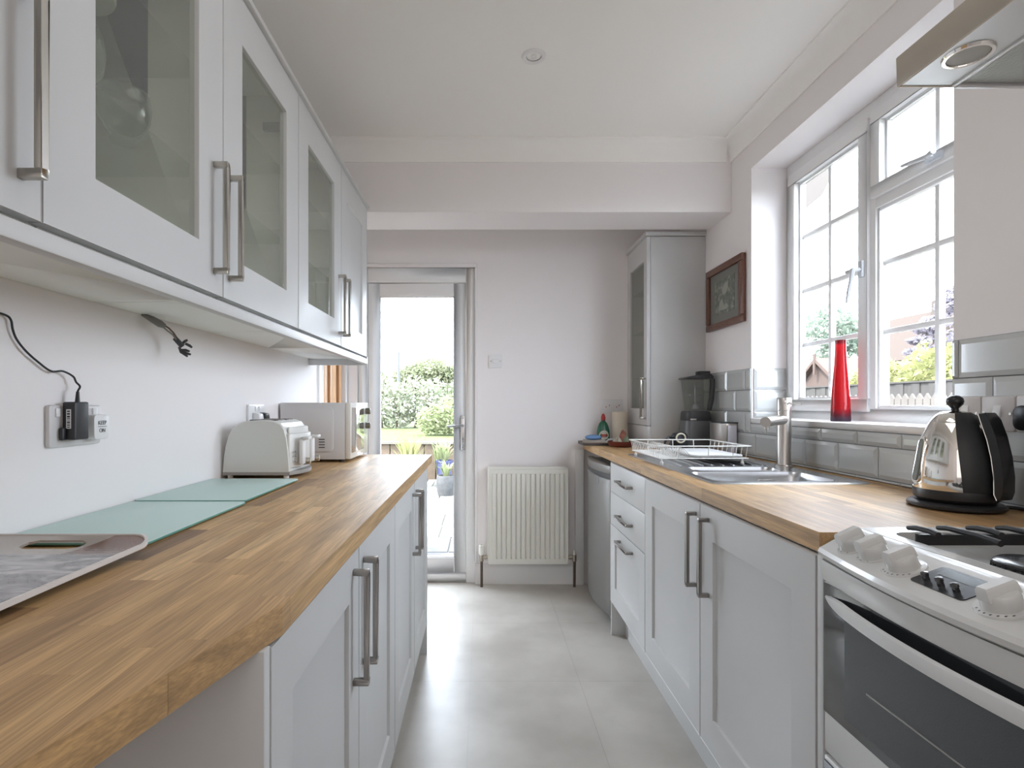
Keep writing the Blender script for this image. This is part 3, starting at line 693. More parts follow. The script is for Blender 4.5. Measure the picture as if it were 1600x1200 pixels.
for ps in (((284, 538, 1.49), (289, 533, 1.492), (293, 531, 1.494)), ((290, 537, 1.492), (296, 540, 1.494), (300, 543, 1.495)), ((280, 542, 1.485), (283, 550, 1.488), (293, 557, 1.49)), ((283, 547, 1.487), (290, 547, 1.49), (296, 549, 1.491)), ((285, 549, 1.488), (291, 552, 1.489), (298, 554, 1.491))):
    g = G(); g.tube(hang(ps), [.0035, .004, .0028], 7); g.make('wire_end', DARK, lc)
# glassware inside the second wall cabinet
def bowl(name, loc, lab, cat, prof, m=CRYST):
    o = thing(name, loc, lab, cat, 'glassware in the wall cabinet'); g = G(); g.lathe(prof, loc, 28); g.make('bowl', m, o, ang=60); return o
bp = [(.0001, .002), (.022, .0), (.026, .004), (.020, .010), (.030, .022), (.044, .045), (.047, .070), (.043, .095), (.040, .100), (.039, .097), (.044, .070), (.041, .046), (.028, .026), (.0001, .016)]
bowl('glass_bowl', (-.70, 1.065, 1.672), 'rounded clear glass bowl on the lower shelf of the second wall cabinet', 'glassware', bp)
bowl('glass_bowl', (-.69, .905, 1.672), 'clear glass bowl partly hidden behind the cabinet door stile', 'glassware', [(r*1.15, z*1.2) for r, z in bp])
o = bowl('cake_stand', (-.725, .965, 1.892), 'patterned glass dish on a white rimmed foot, top shelf of the second wall cabinet', 'glassware',
     [(.0001, .05), (.05, .052), (.078, .07), (.09, .10), (.088, .15), (.086, .15), (.087, .10), (.075, .074), (.05, .058), (.0001, .056)])
g = G(); g.lathe([(.0001, .0), (.062, 0), (.064, .005), (.055, .010), (.02, .02), (.016, .05), (.0001, .05)], (-.725, .965, 1.892), 28); g.make('foot', mat('milky_glass', (.50, .50, .47), .2), o, ang=50)
# ------------------------------------------------------------------ sink and tap
sk = thing('sink', (.97, 2.2, ZT), 'stainless steel sink with two bowls and a ribbed drainer in the right worktop', 'sink')
sx0, sx1, sy0, sy1 = .728, 1.222, 1.705, 2.715
BW = [(.752, 1.150, 1.745, 1.985, .17), (.80, 1.13, 2.025, 2.140, .12)]
g = G(); zt = ZT+.004
oy = rrect(sx0, sx1, sy0, sy1, .022, 4)
from mathutils.geometry import tessellate_polygon
holes = [rrect(b[0], b[1], b[2], b[3], .035, 4) for b in BW]
loops = [oy]+[h[::-1] for h in holes]
flat = [p for lp in loops for p in lp]; vv = [g.bm.verts.new((x, y, zt)) for x, y in flat]
for t in tessellate_polygon([[Vector((x, y, 0)) for x, y in lp] for lp in loops]): g._f([vv[i] for i in t])
n0 = len(oy); edge = g.ring([(x+(.004 if x > .97 else -.004), y+(.004 if y > 2.2 else -.004), ZT+.0005) for x, y in oy]); g.bridge(vv[:n0], edge)
g.make('flange', SINKM, sk, ang=30)
for (x0, x1, y0, y1, d), nm in zip(BW, ('bowl', 'bowl')):
    g = G(); prev = None
    for ins, dz in ((0, .0), (.002, -.005), (.006, -.02), (.014, -d+.03), (.022, -d+.008), (.036, -d)):
        ring = g.ring([(x, y, zt+dz) for x, y in rrect(x0+ins, x1-ins, y0+ins, y1-ins, max(.035-ins*.3, .02), 4)])
        if prev: g.bridge(prev, ring)
        prev = ring
    g._f(prev); b_ = g.make(nm, SINKM, sk, ang=40)
    g = G(); g.lathe([(.0001, .002), (.03, .002), (.036, .0015), (.04, 0)], ((x0+x1)/2, (y0+y1)/2, zt-d+.0005), 24); g.make('drain', CHROME, b_)
    if d > .15:
        g = G(); yy = y1-.0085
        g.box(1.005, 1.055, yy-.003, yy, zt-.062, zt-.058); g.box(1.005, 1.055, yy-.003, yy, zt-.030, zt-.026); g.box(1.005, 1.009, yy-.003, yy, zt-.058, zt-.030); g.box(1.051, 1.055, yy-.003, yy, zt-.058, zt-.030); g.box(1.015, 1.045, yy-.004, yy, zt-.050, zt-.037)
        g.make('overflow', CHROME, b_, bev=.0008)
g = G()
for k in range(9):
    x = .80+k*.042; g.tube([(x, 2.18, zt-.001), (x, 2.21, zt+.0028), (x, 2.63, zt+.0028), (x, 2.67, zt-.001)], .0055, 8)
g.make('drainer_ribs', SINKM, sk, ang=60)
tp = thing('tap', (1.200, 2.160, ZT), 'brushed steel single pillar tap behind the sink', 'tap')
TAPM = mat('tap_steel', (.55, .52, .49), .28, metal=1, bump=.02, bscale=300)
g = G(); g.lathe([(.0001, 0), (.033, 0), (.033, .004), (.026, .007), (.0255, .010), (.0255, .222), (.0001, .222)], (1.2, 2.16, ZT+.004), 32); g.make('pillar', TAPM, tp, ang=40)
g = G(); g.lathe([(.0001, 0), (.0262, 0), (.0262, .046), (.024, .049), (.0001, .049)], (1.2, 2.16, ZT+.2275), 32); cap = g.make('control_cap', TAPM, tp, ang=40)
g = G(); g.cyl((1.2, 2.14, ZT+.255), (1.226, 2.085, ZT+.252), .0045, .004, 12); g.sph((1.19, 2.136, ZT+.262), .0035); g.make('lever', CHROME, cap)
g = G(); g.tube([(1.2, 2.16, ZT+.19), (1.035, 1.985, ZT+.186)], .0185, 24); g.tube([(1.045, 1.995, ZT+.178), (1.045, 1.995, ZT+.160)], .009, 12); g.make('spout', TAPM, tp, ang=40)
# ------------------------------------------------------------------ dish rack
dk = thing('dish_rack', (.9, 2.41, ZT), 'white wire dish rack standing on the sink drainer', 'dish rack')
WIRE = mat('white_coated_wire', (.74, .73, .70), .35)
rx0, rx1, ry0, ry1, zr, zb = .712, 1.092, 2.205, 2.625, .990, .940
g = G(); g.tube([(rx0, ry0, zr), (rx1, ry0, zr), (rx1, ry1, zr), (rx0, ry1, zr), (rx0, ry0, zr)], .0030, 8, cap=False); g.make('rim', WIRE, dk, ang=60)
bx0, bx1, by0, by1 = rx0+.012, rx1-.008, ry0+.008, ry1-.008
g = G(); g.tube([(bx0, by0, zb), (bx1, by0, zb), (bx1, by1, zb), (bx0, by1, zb), (bx0, by0, zb)], .0026, 8, cap=False); g.make('base_frame', WIRE, dk, ang=60)
wl_ = G()
for k in range(15):
    y = by0+(by1-by0)*(k+.5)/15; wl_.tube([(rx0, y, zr), (rx0+.006, y, zr-.02), (bx0, y, zb), (bx0+.02, y, zb-.002), (bx0+.085, y, zb-.001)], .0016, 5)
wl_.make('side_wires', WIRE, dk, ang=60)
wl_ = G()
for k in range(15):
    y = by0+(by1-by0)*(k+.5)/15; wl_.tube([(rx0+.085, y, zb), (rx0+.095, y+.006, zb+.032), (rx0+.105, y+.008, zb+.042), (rx0+.118, y+.006, zb+.036), (rx0+.150, y, zb)], .0016, 5)
wl_.make('plate_wires', WIRE, dk, ang=60)
wl_ = G()
for k in range(9):
    y = by0+(by1-by0)*(k+.5)/9; wl_.tube([(rx1, y, zr), (bx1, y, zb), (bx1-.02, y, zb), (bx0, y, zb-.001)], .0018, 6)
for x in (.80, .92, 1.02): wl_.tube([(x, ry0, zr), (x, by0, zb), (x, by1, zb), (x, ry1, zr)], .0018, 6)
wl_.make('cross_wires', WIRE, dk, ang=60)
for x in (.735, 1.065):
    for y in (2.225, 2.60): g = G(); g.lathe([(.0001, 0), (.006, 0), (.007, .008), (.0035, .014), (.003, .026), (.0001, .026)], (x, y, ZT+.0045), 12); g.make('foot', PLASW, dk)
db = thing('white_board', (.97, 2.4, .946), 'white plastic board lying in the dish rack', 'board')
g = G(); g.rbox(.872, 1.078, 2.235, 2.585, .9445, .9525, .02, 'z'); g.make('sheet', PLASW, db, bev=.002)
# ------------------------------------------------------------------ right worktop, far corner
bl = thing('blender', (1.172, 2.985, ZT), 'grey and black blender with a clear jug beside the tall corner cabinet', 'blender')
bc = (1.172, 2.985, ZT)
def sq(g, specs, c, seg=5):
    prev = None; first = None
    for hw, r, z in specs:
        ring = g.ring([(c[0]+x, c[1]+y, c[2]+z) for x, y in rrect(-hw, hw, -hw, hw, min(r, hw*.99), seg)])
        if prev: g.bridge(prev, ring)
        else: first = ring
        prev = ring
    g._f(first[::-1]); g._f(prev); return g
g = sq(G(), [(.070, .03, 0), (.074, .03, .006), (.074, .03, .03), (.072, .03, .12), (.068, .03, .162)], bc); g.make('motor_base', mat('blender_grey', (.13, .135, .14), .42, metal=.3), bl, ang=40)
g = sq(G(), [(.072, .03, .0), (.074, .03, .02)], (bc[0], bc[1], ZT+.001)); g.make('skirt', DARK, bl, ang=40)
g = sq(G(), [(.066, .03, .162), (.068, .03, .166), (.066, .03, .205), (.060, .028, .214)], bc); co = g.make('collar', DARK, bl, ang=40)
mk('badge', STEEL, co, [(1.118, 1.150, 2.9155, 2.9185, ZT+.166, ZT+.174)])
g = G(); prev = None
for hw, r, z in ((.048, .02, .214), (.053, .022, .25), (.061, .025, .33), (.067, .026, .392), (.064, .024, .392), (.058, .022, .33), (.050, .02, .25), (.044, .02, .222)):
    ring = g.ring([(bc[0]+x, bc[1]+y, bc[2]+z) for x, y in rrect(-hw, hw, -hw, hw, r, 5)])
    if prev: g.bridge(prev, ring)
    prev = ring
g._f(prev); g.make('jug', glass('clear_jug', (.92, .93, .92), .22), bl, ang=40)
g = G(); g.cyl((bc[0], bc[1], ZT+.225), (bc[0], bc[1], ZT+.25), .018, .012); g.cyl((bc[0], bc[1], ZT+.25), (bc[0], bc[1], ZT+.37), .005)
for z in (.26, .30, .34): g.box(bc[0]-.03, bc[0]+.03, bc[1]-.006, bc[1]+.006, ZT+z, ZT+z+.004)
g.make('blade', PLASG, bl)
g = G(); g.prism([(-.072, .388), (.072, .388), (.072, .402), (.055, .418), (.0, .410), (-.068, .399)], 'y', -.069, .069)
for v in g.bm.verts: v.co += Vector(bc)
g.box(bc[0]+.01, bc[0]+.07, bc[1]-.03, bc[1]+.03, ZT+.408, ZT+.432); g.make('lid', BLACK, bl, bev=.004)
g = G(); pr = [(.064, .390), (.082, .390), (.083, .35), (.078, .28), (.062, .216), (.048, .216), (.059, .29), (.064, .35)]
g.prism([(bc[0]+x, ZT+z) for x, z in pr], 'y', bc[1]-.062, bc[1]-.028); g.make('handle', DARK, bl, bev=.004)
ub = thing('utensil_box', (1.22, 2.76, ZT), 'brushed steel box with a white front panel standing between blender and tap', 'box')
g = G(); g.box(1.185, 1.268, 2.70, 2.83, ZT+.002, 1.068); g.make('body', mat('box_steel', (.50, .47, .44), .3, metal=.8), ub, bev=.003)
mk('front_panel', mat('lavender_white_panel', (.74, .74, .82), .3), ub, [(1.218, 1.262, 2.694, 2.6995, ZT+.008, 1.056)], bev=.002)
mk('corner_strip', mat('beige_strip', (.46, .43, .39), .4), ub, [(1.1845, 1.212, 2.696, 2.6995, ZT+.002, 1.064)], bev=.001)
mk('lid', DARK, ub, [(1.182, 1.271, 2.696, 2.834, 1.066, 1.071)], bev=.001)
pt = thing('small_pot', (1.0, 2.76, ZT), 'small black pot with a cream ring on its front, behind the dish rack', 'pot')
g = G(); g.lathe([(.0001, .0), (.038, 0), (.044, .006), (.046, .05), (.044, .085), (.034, .102), (.012, .110), (.0001, .111)], (1.013, 2.79, ZT), 24); g.make('body', BLACK, pt, ang=50)
g = G(); ring = [(1.0+.0225*math.cos(t*math.pi/12), 2.735, 1.003-.012+.0225*math.sin(t*math.pi/12)) for t in range(25)]; g.tube(ring, .0042, 8, cap=False); g.make('ring', mat('cream_ring', (.66, .60, .47), .4), pt, ang=70)
g = G(); g.tube([(.975, 2.775, ZT+.08), (.945, 2.76, ZT+.085), (.925, 2.75, ZT+.06), (.93, 2.755, ZT+.02)], .006, 8); g.tube([(.974, 2.77, ZT+.06), (.955, 2.755, ZT+.062), (.945, 2.75, ZT+.03)], .004, 8); g.make('handle', BLACK, pt, ang=60)
g = G(); g.cyl((1.0, 2.748, .991), (1.0, 2.740, .991), .020, .020, 20); g.make('ring_backing', DARK, pt)
# cloth and dish tray etc. at the far end
ty = thing('dark_tray', (.74, 3.40, ZT), 'dark flat tray overhanging the far left corner of the right worktop', 'tray')
g = G(); g.rbox(.615, .835, 3.30, 3.50, ZT+.001, ZT+.010, .02, 'z'); g.make('base', DARK, ty, bev=.002)
g = G(); o_ = rrect(.615, .835, 3.30, 3.50, .02); i_ = rrect(.622, .828, 3.307, 3.493, .015); a = g.ring([(x, y, ZT+.010) for x, y in o_]); b = g.ring([(x, y, ZT+.018) for x, y in o_]); c_ = g.ring([(x, y, ZT+.018) for x, y in i_]); d_ = g.ring([(x, y, ZT+.010) for x, y in i_]); g.bridge(a, b); g.bridge(b, c_); g.bridge(c_, d_); g.make('rim', mat('tray_brown_rim', (.12, .085, .07), .4), ty)
gc = thing('folded_cloth', (.70, 3.38, ZT), 'folded beige cloth lying in the dark tray under the blue sponge', 'cloth')
g = G(); g.rbox(.635, .765, 3.315, 3.46, ZT+.0105, ZT+.022, .012, 'z'); g.rbox(.640, .762, 3.318, 3.455, ZT+.0225, ZT+.030, .012, 'z'); g.make('fabric', mat('beige_cloth', (.50, .44, .40), .9, bump=.4, bscale=120), gc, bev=.004)
sp = thing('sponge', (.695, 3.37, ZT+.03), 'blue washing-up sponge on the folded cloth', 'sponge')
g = G(); g.sph((.690, 3.37, ZT+.0465), .052, .034, .0165, 24, 12); g.make('foam', mat('blue_sponge', (.17, .31, .56), .9, bump=.5, bscale=400), sp)
cg = thing('crumpled_cloth', (.79, 3.35, ZT), 'small pale grey crumpled cloth beside the blue sponge', 'cloth')
def crumple(g, c, rx, ry, rz, seed, seg=22, rows=10):
    rr = random.Random(seed); ph = [rr.uniform(0, 6.3) for _ in range(6)]
    prev = None
    for i in range(rows+1):
        t = i/rows*H; ring = []
        for k in range(seg):
            a = 2*math.pi*k/seg; f = 1+.16*math.sin(3*a+ph[0]+2*t)+.10*math.sin(7*a+ph[1]-3*t)+.05*math.sin(11*a+ph[2])
            ring.append((c[0]+rx*f*math.cos(t)*math.cos(a), c[1]+ry*f*math.cos(t)*math.sin(a), c[2]+rz*math.sin(t)*(1+.25*math.sin(4*a+ph[3]+5*t))))
        ring = g.ring(ring)
        if prev: g.bridge(prev, ring)
        else: first = ring
        prev = ring
    g._f(prev); g._f(first[::-1]); return g
crumple(G(), (.795, 3.345, ZT+.0105), .034, .03, .028, 3).make('fabric', mat('pale_cloth', (.52, .55, .56), .9), cg, ang=80)
fb = thing('soap_bottle', (.765, 3.47, ZT), 'green washing-up liquid bottle with a red cap and round label', 'bottle')
bx, byy = .772, 3.462
g = G(); prev = None; first = None
for hw, z in ((.036, 0), (.040, .006), (.041, .04), (.040, .07), (.034, .10), (.024, .122), (.014, .132), (.012, .140)):
    ring = g.ring([(bx+hw*math.cos(t*math.pi/12), byy+hw*.62*math.sin(t*math.pi/12), ZT+.0105+z) for t in range(24)])
    if prev: g.bridge(prev, ring)
    else: first = ring
    prev = ring
g._f(first[::-1]); g._f(prev); g.make('bottle', mat('green_soap', (.012, .13, .075), .15, coat=.5), fb, ang=50)
g = G(); g.lathe([(.0001, 0), (.013, 0), (.014, .02), (.011, .030), (.006, .042), (.0001, .043)], (bx, byy, ZT+.149), 18); g.make('cap', mat('red_cap', (.42, .03, .03), .35), fb, ang=50)
g = G(); g.lathe([(.0001, 0), (.030, 0), (.030, .001), (.0001, .001)], (bx, byy-.0275, ZT+.056), 28, axis='y')
for v in g.bm.verts:
    dx = v.co.x-bx; v.co.y = v.co.y + .0275 - .0265*math.sqrt(max(0, 1-(dx/.042)**2))
g.make('label', mat('label_white', (.66, .66, .58), .5), fb)
g = G(); g.box(bx-.018, bx+.018, byy-.0305, byy-.0285, ZT+.052, ZT+.062); g.box(bx-.012, bx+.012, byy-.0305, byy-.0285, ZT+.044, ZT+.049); g.make('label_print', mat('label_red', (.50, .07, .05), .5), fb)
pr_ = thing('paper_roll', (.872, 3.44, ZT), 'roll of cream kitchen paper standing upright by the corner cabinet', 'paper roll')
g = G(); g.lathe([(.020, .002), (.046, .002), (.048, .006), (.048, .200), (.046, .204), (.020, .204), (.020, .002)], (.872, 3.44, ZT), 36); g.make('roll', mat('cream_paper', (.66, .60, .50), .9, bump=.25, bscale=90), pr_, ang=50)
g = G(); g.lathe([(.0195, .0005), (.0195, .203), (.0175, .203), (.0175, .0005), (.0195, .0005)], (.872, 3.44, ZT), 20); g.make('tube', mat('card', (.32, .24, .16), .9), pr_)
ds = thing('terracotta_dish', (.825, 3.20, ZT), 'dark red dish holding crumpled cloths beside the dish rack', 'dish')
g = G(); g.lathe([(.0001, 0), (.060, 0), (.072, .012), (.078, .034), (.074, .034), (.068, .014), (.0001, .008)], (.822, 3.215, ZT), 32); g.make('dish', mat('terracotta_glaze', (.14, .03, .022), .35), ds, ang=50)
for nm, c, r, col, lab, sd in (('crumpled_cloth', (.799, 3.203, ZT+.016), (.027, .028, .036), (.55, .50, .42), 'cream crumpled cloth in the dark red dish', 5),
                           ('crumpled_cloth', (.848, 3.196, ZT+.016), (.019, .024, .044), (.30, .36, .25), 'green and cream crumpled cloth in the dark red dish', 6),
                           ('crumpled_cloth', (.842, 3.252, ZT+.020), (.024, .018, .064), (.40, .16, .12), 'pinkish red crumpled cloth at the back of the dark red dish', 8)):
    o = thing(nm, c, lab, 'cloth'); crumple(G(), c, *r, sd).make('fabric', mat('cloth_%d' % sd, col, .9, noise=.35, nscale=60), o, ang=80)
so = thing('wall_socket', (.82, YB, 1.155), 'white double wall socket on the end wall above the soap bottle', 'socket')
g = G(); g.rbox(.765, .911, YB-.010, YB, 1.105, 1.191, .006, 'y'); g.make('plate', PLASW, so, bev=.003)
mk('rocker', mat('socket_red', (.5, .15, .14), .4), so, [(.80, .805, YB-.0115, YB-.0095, 1.14, 1.148), (.822, .827, YB-.0115, YB-.0095, 1.15, 1.158), (.868, .873, YB-.0115, YB-.0095, 1.14, 1.148), (.885, .890, YB-.0115, YB-.0095, 1.15, 1.158)])
# picture
pc = thing('framed_picture', (XR-.012, 2.84, 1.73), 'brown wooden framed picture on the right wall by the window', 'picture')
FRM = mat('mahogany_frame', (.17, .075, .05), .3, noise=.35, nscale=20, stretch=(10, 2, 10))
fx0, fx1 = XR-.026, XR-.001; a, b, c0, d0 = 2.632, 3.052, 1.562, 1.898; w = .036
for (p, q, r_, s_) in ((a, b, d0-w, d0), (a, b, c0, c0+w), (a, a+w, c0+w, d0-w), (b-w, b, c0+w, d0-w)):
    mk('frame_rail', FRM, pc, [(fx0, fx1, p, q, r_, s_)], bev=.005)
mk('mount', mat('sage_mount', (.22, .222, .21), .6), pc, [(XR-.012, XR-.008, a+w, b-w, c0+w, d0-w)])
def sketch():
    m = bpy.data.materials.new('grey_sketch'); m.use_nodes = True; nt = m.node_tree; b = nt.nodes['Principled BSDF']
    tc = nt.nodes.new('ShaderNodeTexCoord'); n = nt.nodes.new('ShaderNodeTexNoise'); n.inputs['Scale'].default_value = 34; n.inputs['Detail'].default_value = 6
    nt.links.new(tc.outputs['Object'], n.inputs['Vector']); r = nt.nodes.new('ShaderNodeValToRGB'); e = r.color_ramp.elements
    e[0].position = .45; e[0].color = (.15, .165, .15, 1); e[1].position = .75; e[1].color = (.42, .43, .40, 1)
    nt.links.new(n.outputs['Fac'], r.inputs[0]); nt.links.new(r.outputs[0], b.inputs['Base Color']); return m
mk('drawing', sketch(), pc, [(XR-.0135, XR-.012, 2.73, 2.955, 1.64, 1.82)])
g = G(); g.prism([(2.80, 1.80), (2.87, 1.775), (2.87, 1.755), (2.85, 1.735), (2.815, 1.745), (2.80, 1.765)], 'x', XR-.0142, XR-.0134); g.prism([(2.90, 1.70), (2.87, 1.72), (2.84, 1.675), (2.82, 1.69), (2.79, 1.665), (2.82, 1.655), (2.91, 1.66)], 'x', XR-.0142, XR-.0134)
g.make('drawing_highlights', mat('chalk', (.40, .40, .37), .7), pc, smooth=False)
mk('glazing', glass('picture_glass', (.95, .95, .94), .10), pc, [(XR-.019, XR-.017, a+w-.002, b-w+.002, c0+w-.002, d0-w+.002)])
# red vase on the sill
vs = thing('vase', (1.385, 2.10, 1.095), 'tall red glass vase on the window sill', 'vase')
m = bpy.data.materials.new('red_crackle_glass'); m.use_nodes = True; nt = m.node_tree; b = nt.nodes['Principled BSDF']; b.inputs['Roughness'].default_value = .12
tc = nt.nodes.new('ShaderNodeTexCoord'); sp_ = nt.nodes.new('ShaderNodeSeparateXYZ'); nt.links.new(tc.outputs['Object'], sp_.inputs[0]); mr = nt.nodes.new('ShaderNodeMapRange'); mr.inputs[1].default_value = 1.095; mr.inputs[2].default_value = 1.41; nt.links.new(sp_.outputs['Z'], mr.inputs[0])
r = nt.nodes.new('ShaderNodeValToRGB'); e = r.color_ramp.elements; e[0].position = .03; e[0].color = (.10, .06, .10, 1); e[1].position = 1; e[1].color = (.30, .02, .03, 1)
for p, c_ in ((.07, (.16, .03, .05, 1)), (.16, (.50, .012, .02, 1)), (.93, (.62, .02, .03, 1)), (.96, (.30, .02, .03, 1))): k = e.new(p); k.color = c_
nt.links.new(mr.outputs[0], r.inputs[0]); nt.links.new(r.outputs[0], b.inputs['Base Color'])
tl = nt.nodes.new('ShaderNodeBsdfTranslucent'); nt.links.new(r.outputs[0], tl.inputs[0]); mx = nt.nodes.new('ShaderNodeMixShader'); mx.inputs[0].default_value = .5
nt.links.new(b.outputs[0], mx.inputs[1]); nt.links.new(tl.outputs[0], mx.inputs[2]); nt.links.new(mx.outputs[0], nt.nodes['Material Output'].inputs[0])
vo = nt.nodes.new('ShaderNodeTexVoronoi'); vo.feature = 'DISTANCE_TO_EDGE'; vo.inputs['Scale'].default_value = 45; nt.links.new(tc.outputs['Object'], vo.inputs['Vector'])
bp_ = nt.nodes.new('ShaderNodeBump'); bp_.inputs['Strength'].default_value = .5; bp_.inputs['Distance'].default_value = .002; nt.links.new(vo.outputs['Distance'], bp_.inputs['Height']); nt.links.new(bp_.outputs[0], b.inputs['Normal'])
g = G(); g.lathe([(.0001, 0), (.0325, 0), (.034, .004), (.033, .04), (.0305, .10), (.0265, .16), (.0215, .22), (.0188, .27), (.0182, .305), (.0186, .313), (.0170, .313), (.0165, .30)], (1.385, 2.10, 1.095), 36); g.make('glass_body', m, vs, ang=60)
# fridge
fg = thing('fridge', (.95, 3.05, 0), 'silver undercounter fridge between the drawers and the end wall', 'fridge')
FRG = mat('fridge_silver', (.195, .188, .178), .4, metal=.25)
mk('body', mat('fridge_grey', (.22, .22, .22), .5), fg, [(.68, 1.24, 2.80, 3.36, .03, .835)], bev=.004)
def bowx(z0, z1, x0=.660, bow=.040, y0=2.795, y1=3.365, th=.03):
    p = [(x0+th, y0)]+[(x0-bow*math.sin(math.pi*k/12)**.8+.0, y0+(y1-y0)*k/12) for k in range(13)]+[(x0+th, y1)]
    return (p, 'z', z0, z1)
g = G(); g.prism(*bowx(.07, .772)); dd = g.make('door', FRG, fg, bev=.004)
g = G(); g.prism(*bowx(.800, .842)); g.make('top_trim', FRG, fg, bev=.004)
g = G(); g.prism(*bowx(.772, .80, .668)); g.make('grip_recess', DARK, fg)
g = G(); g.prism([(.628, 2.93), (.622, 3.08), (.628, 3.23), (.64, 3.23), (.64, 2.93)], 'z', .735, .775); g.make('handle', mat('fridge_handle', (.20, .20, .205), .35, metal=.4), dd, bev=.004)
for y in (2.83, 3.33): g = G(); g.cyl((.72, y, -.0005), (.72, y, .03), .016); g.make('foot', BLACK, fg)
# ------------------------------------------------------------------ cooker
ck = thing('cooker', (.95, .765, 0), 'white freestanding gas cooker at the right, double oven with dark glass', 'cooker')
CKW = mat('cooker_enamel', (.62, .62, .605), .25, coat=.3)
CKD = mat('oven_glass', (.028, .030, .033), .10, spec=.6)
cy0, cy1 = .495, 1.034
mk('body', CKW, ck, [(.668, 1.255, cy0, cy1, .04, .872)], bev=.003)
def bow(y, x=.638, b=.028): return x-b*math.sin(math.pi*min(1, max(0, (y-cy0)/(cy1-cy0))))
# sloping control panel, bowed at the front
g = G(); prev = None; n = 20
for k in range(n+1):
    y = cy0+(cy1-cy0)*k/n; x = bow(y)
    ring = g.ring([(.74, y, .868), (x+.012, y, .868), (x+.002, y, .874), (x, y, .882), (x+.004, y, .889), (x+.012, y, .893), (.700, y, .921), (.712, y, .926), (.74, y, .926)])
    if prev: g.bridge(prev, ring)
    else: g._f(ring)
    prev = ring
g._f(prev[::-1]); g.make('control_panel', CKW, ck, ang=25)
# front fascia below the lip
g = G(); prev = None
for k in range(n+1):
    y = cy0+(cy1-cy0)*k/n; x = bow(y, .645, .022)
    ring = g.ring([(.672, y, .866), (x, y, .866), (x-.001, y, .845), (x+.004, y, .828), (.672, y, .828)])
    if prev: g.bridge(prev, ring)
    else: g._f(ring)
    prev = ring
g._f(prev[::-1]); g.make('fascia', CKW, ck, ang=40)
def frame_at(y):
    xl = bow(y)+.012; u = Vector((.700-xl, 0, .028)); return Vector((xl, y, .893)), u.normalized(), Vector((-u.z, 0, u.x)).normalized(), u.length
knobs = (.972, .915, .846, .684, .615, .556)
Vy = Vector((0, 1, 0))
def kn(g, c, prof, seg=28, fl=None):
    prev = None
    for r, h in prof:
        ring = g.ring([c+U*r*math.cos(2*math.pi*k/seg)+Vy*r*math.sin(2*math.pi*k/seg)+Nn*h for k in range(seg)])
        if prev: g.bridge(prev, ring)
        prev = ring
for i, y in enumerate(knobs):
    P0, U, Nn, Lu = frame_at(y); c = P0+U*Lu*.42-Nn*.0005; big = i in (2, 3)
    g = G(); kn(g, c, [(.031 if big else .027, 0), (.030 if big else .026, .003), (.021, .004), (.0001, .004)])
    ko = g.make('knob', CKW, ck, ang=30)
    # knob body with a raised grip bar across
    g = G(); kn(g, c, [(.0225, .003), (.0215, .013), (.0205, .020), (.019, .022), (.0001, .023)])
    prevr = None
    for hh, w_, l_ in ((.016, .0095, .0215), (.030, .0085, .0205), (.0335, .0065, .0185)):
        ring = g.ring([c+U*l_*a_+Vy*w_*b_+Nn*hh for a_, b_ in ((-1, -1), (1, -1), (1, 1), (-1, 1))])
        if prevr: g.bridge(prevr, ring)
        prevr = ring
    g._f(prevr); g.make('grip', CKW, ko, ang=35)
    g = G(); rad = .0265 if big else .0235
    for k in range(7 if big else 3):
        a = math.radians(150+ (k*16 if big else k*30)); p = c+U*rad*math.cos(a)+Vy*rad*math.sin(a)+Nn*.0033; q = p+U*.0014; 
        vs_ = [g.bm.verts.new(p+U*u*.0016+Vy*v*.0011+Nn*.0002) for u, v in ((-1, -1), (1, -1), (1, 1), (-1, 1))]; g._f(vs_)
    g.make('dial_marks', DARK, ko, smooth=False)
def slab(g, x0, x1, y0, y1, h0, h1, r=.004):
    pts = rrect(x0, x1, y0, y1, r, 3); base = P0-Vy*P0.y
    a = g.ring([base+U*u+Vy*v+Nn*h0 for u, v in pts]); b = g.ring([base+U*u+Vy*v+Nn*h1 for u, v in pts]); g.bridge(a, b); g._f(b); g._f(a[::-1])
P0, U, Nn, Lu = frame_at(.767)
g = G(); slab(g, .016, .072, .722, .812, -.002, .0014, .006); ds_ = g.make('clock_panel', mat('clock_glass', (.035, .037, .04), .18), ck, ang=30)
g = G(); slab(g, .050, .067, .738, .800, .0014, .0018, .002); g.make('screen', mat('clock_screen', (.13, .15, .16), .15), ds_, ang=30)
for y in (.795, .770, .745):
    c = P0+Vy*(y-P0.y)+U*.030+Nn*.001; g = G(); kn(g, c, [(.0045, 0), (.004, .006), (.0052, .007), (.005, .011), (.0001, .0125)], 14); g.make('button', STEEL if 0 else mat('dark_chrome_button', (.12, .12, .125), .15, metal=.9), ds_, ang=40)
# hob
HOB = mat('hob_enamel', (.40, .40, .385), .28, coat=.3)
mk('hob_plate', HOB, ck, [(.735, 1.245, cy0+.02, cy1-.02, .895, .905)], bev=.002)
g = G(); ro = rrect(.712, 1.258, cy0, cy1, .012); ri = rrect(.742, 1.240, cy0+.030, cy1-.036, .035); 
A = g.ring([(x, y, .868) for x, y in ro]); B = g.ring([(x, y, .924) for x, y in ro]); B2 = g.ring([(x*(1-.004)+.985*.004, y*(1-.01)+.765*.01, .927) for x, y in ro]); Cc = g.ring([(x, y, .926) for x, y in ri]); D = g.ring([(x*.97+.991*.03, y*.97+.765*.03, .905) for x, y in ri])
for a, b in ((A, B), (B, B2), (B2, Cc), (Cc, D)): g.bridge(a, b)
g.make('hob_rim', CKW, ck, ang=40)
IRON = mat('cast_iron_support', (.022, .022, .023), .5)
burn = ((.82, .80, .052), (1.10, .86, .034), (.84, .60, .030), (1.10, .64, .042))
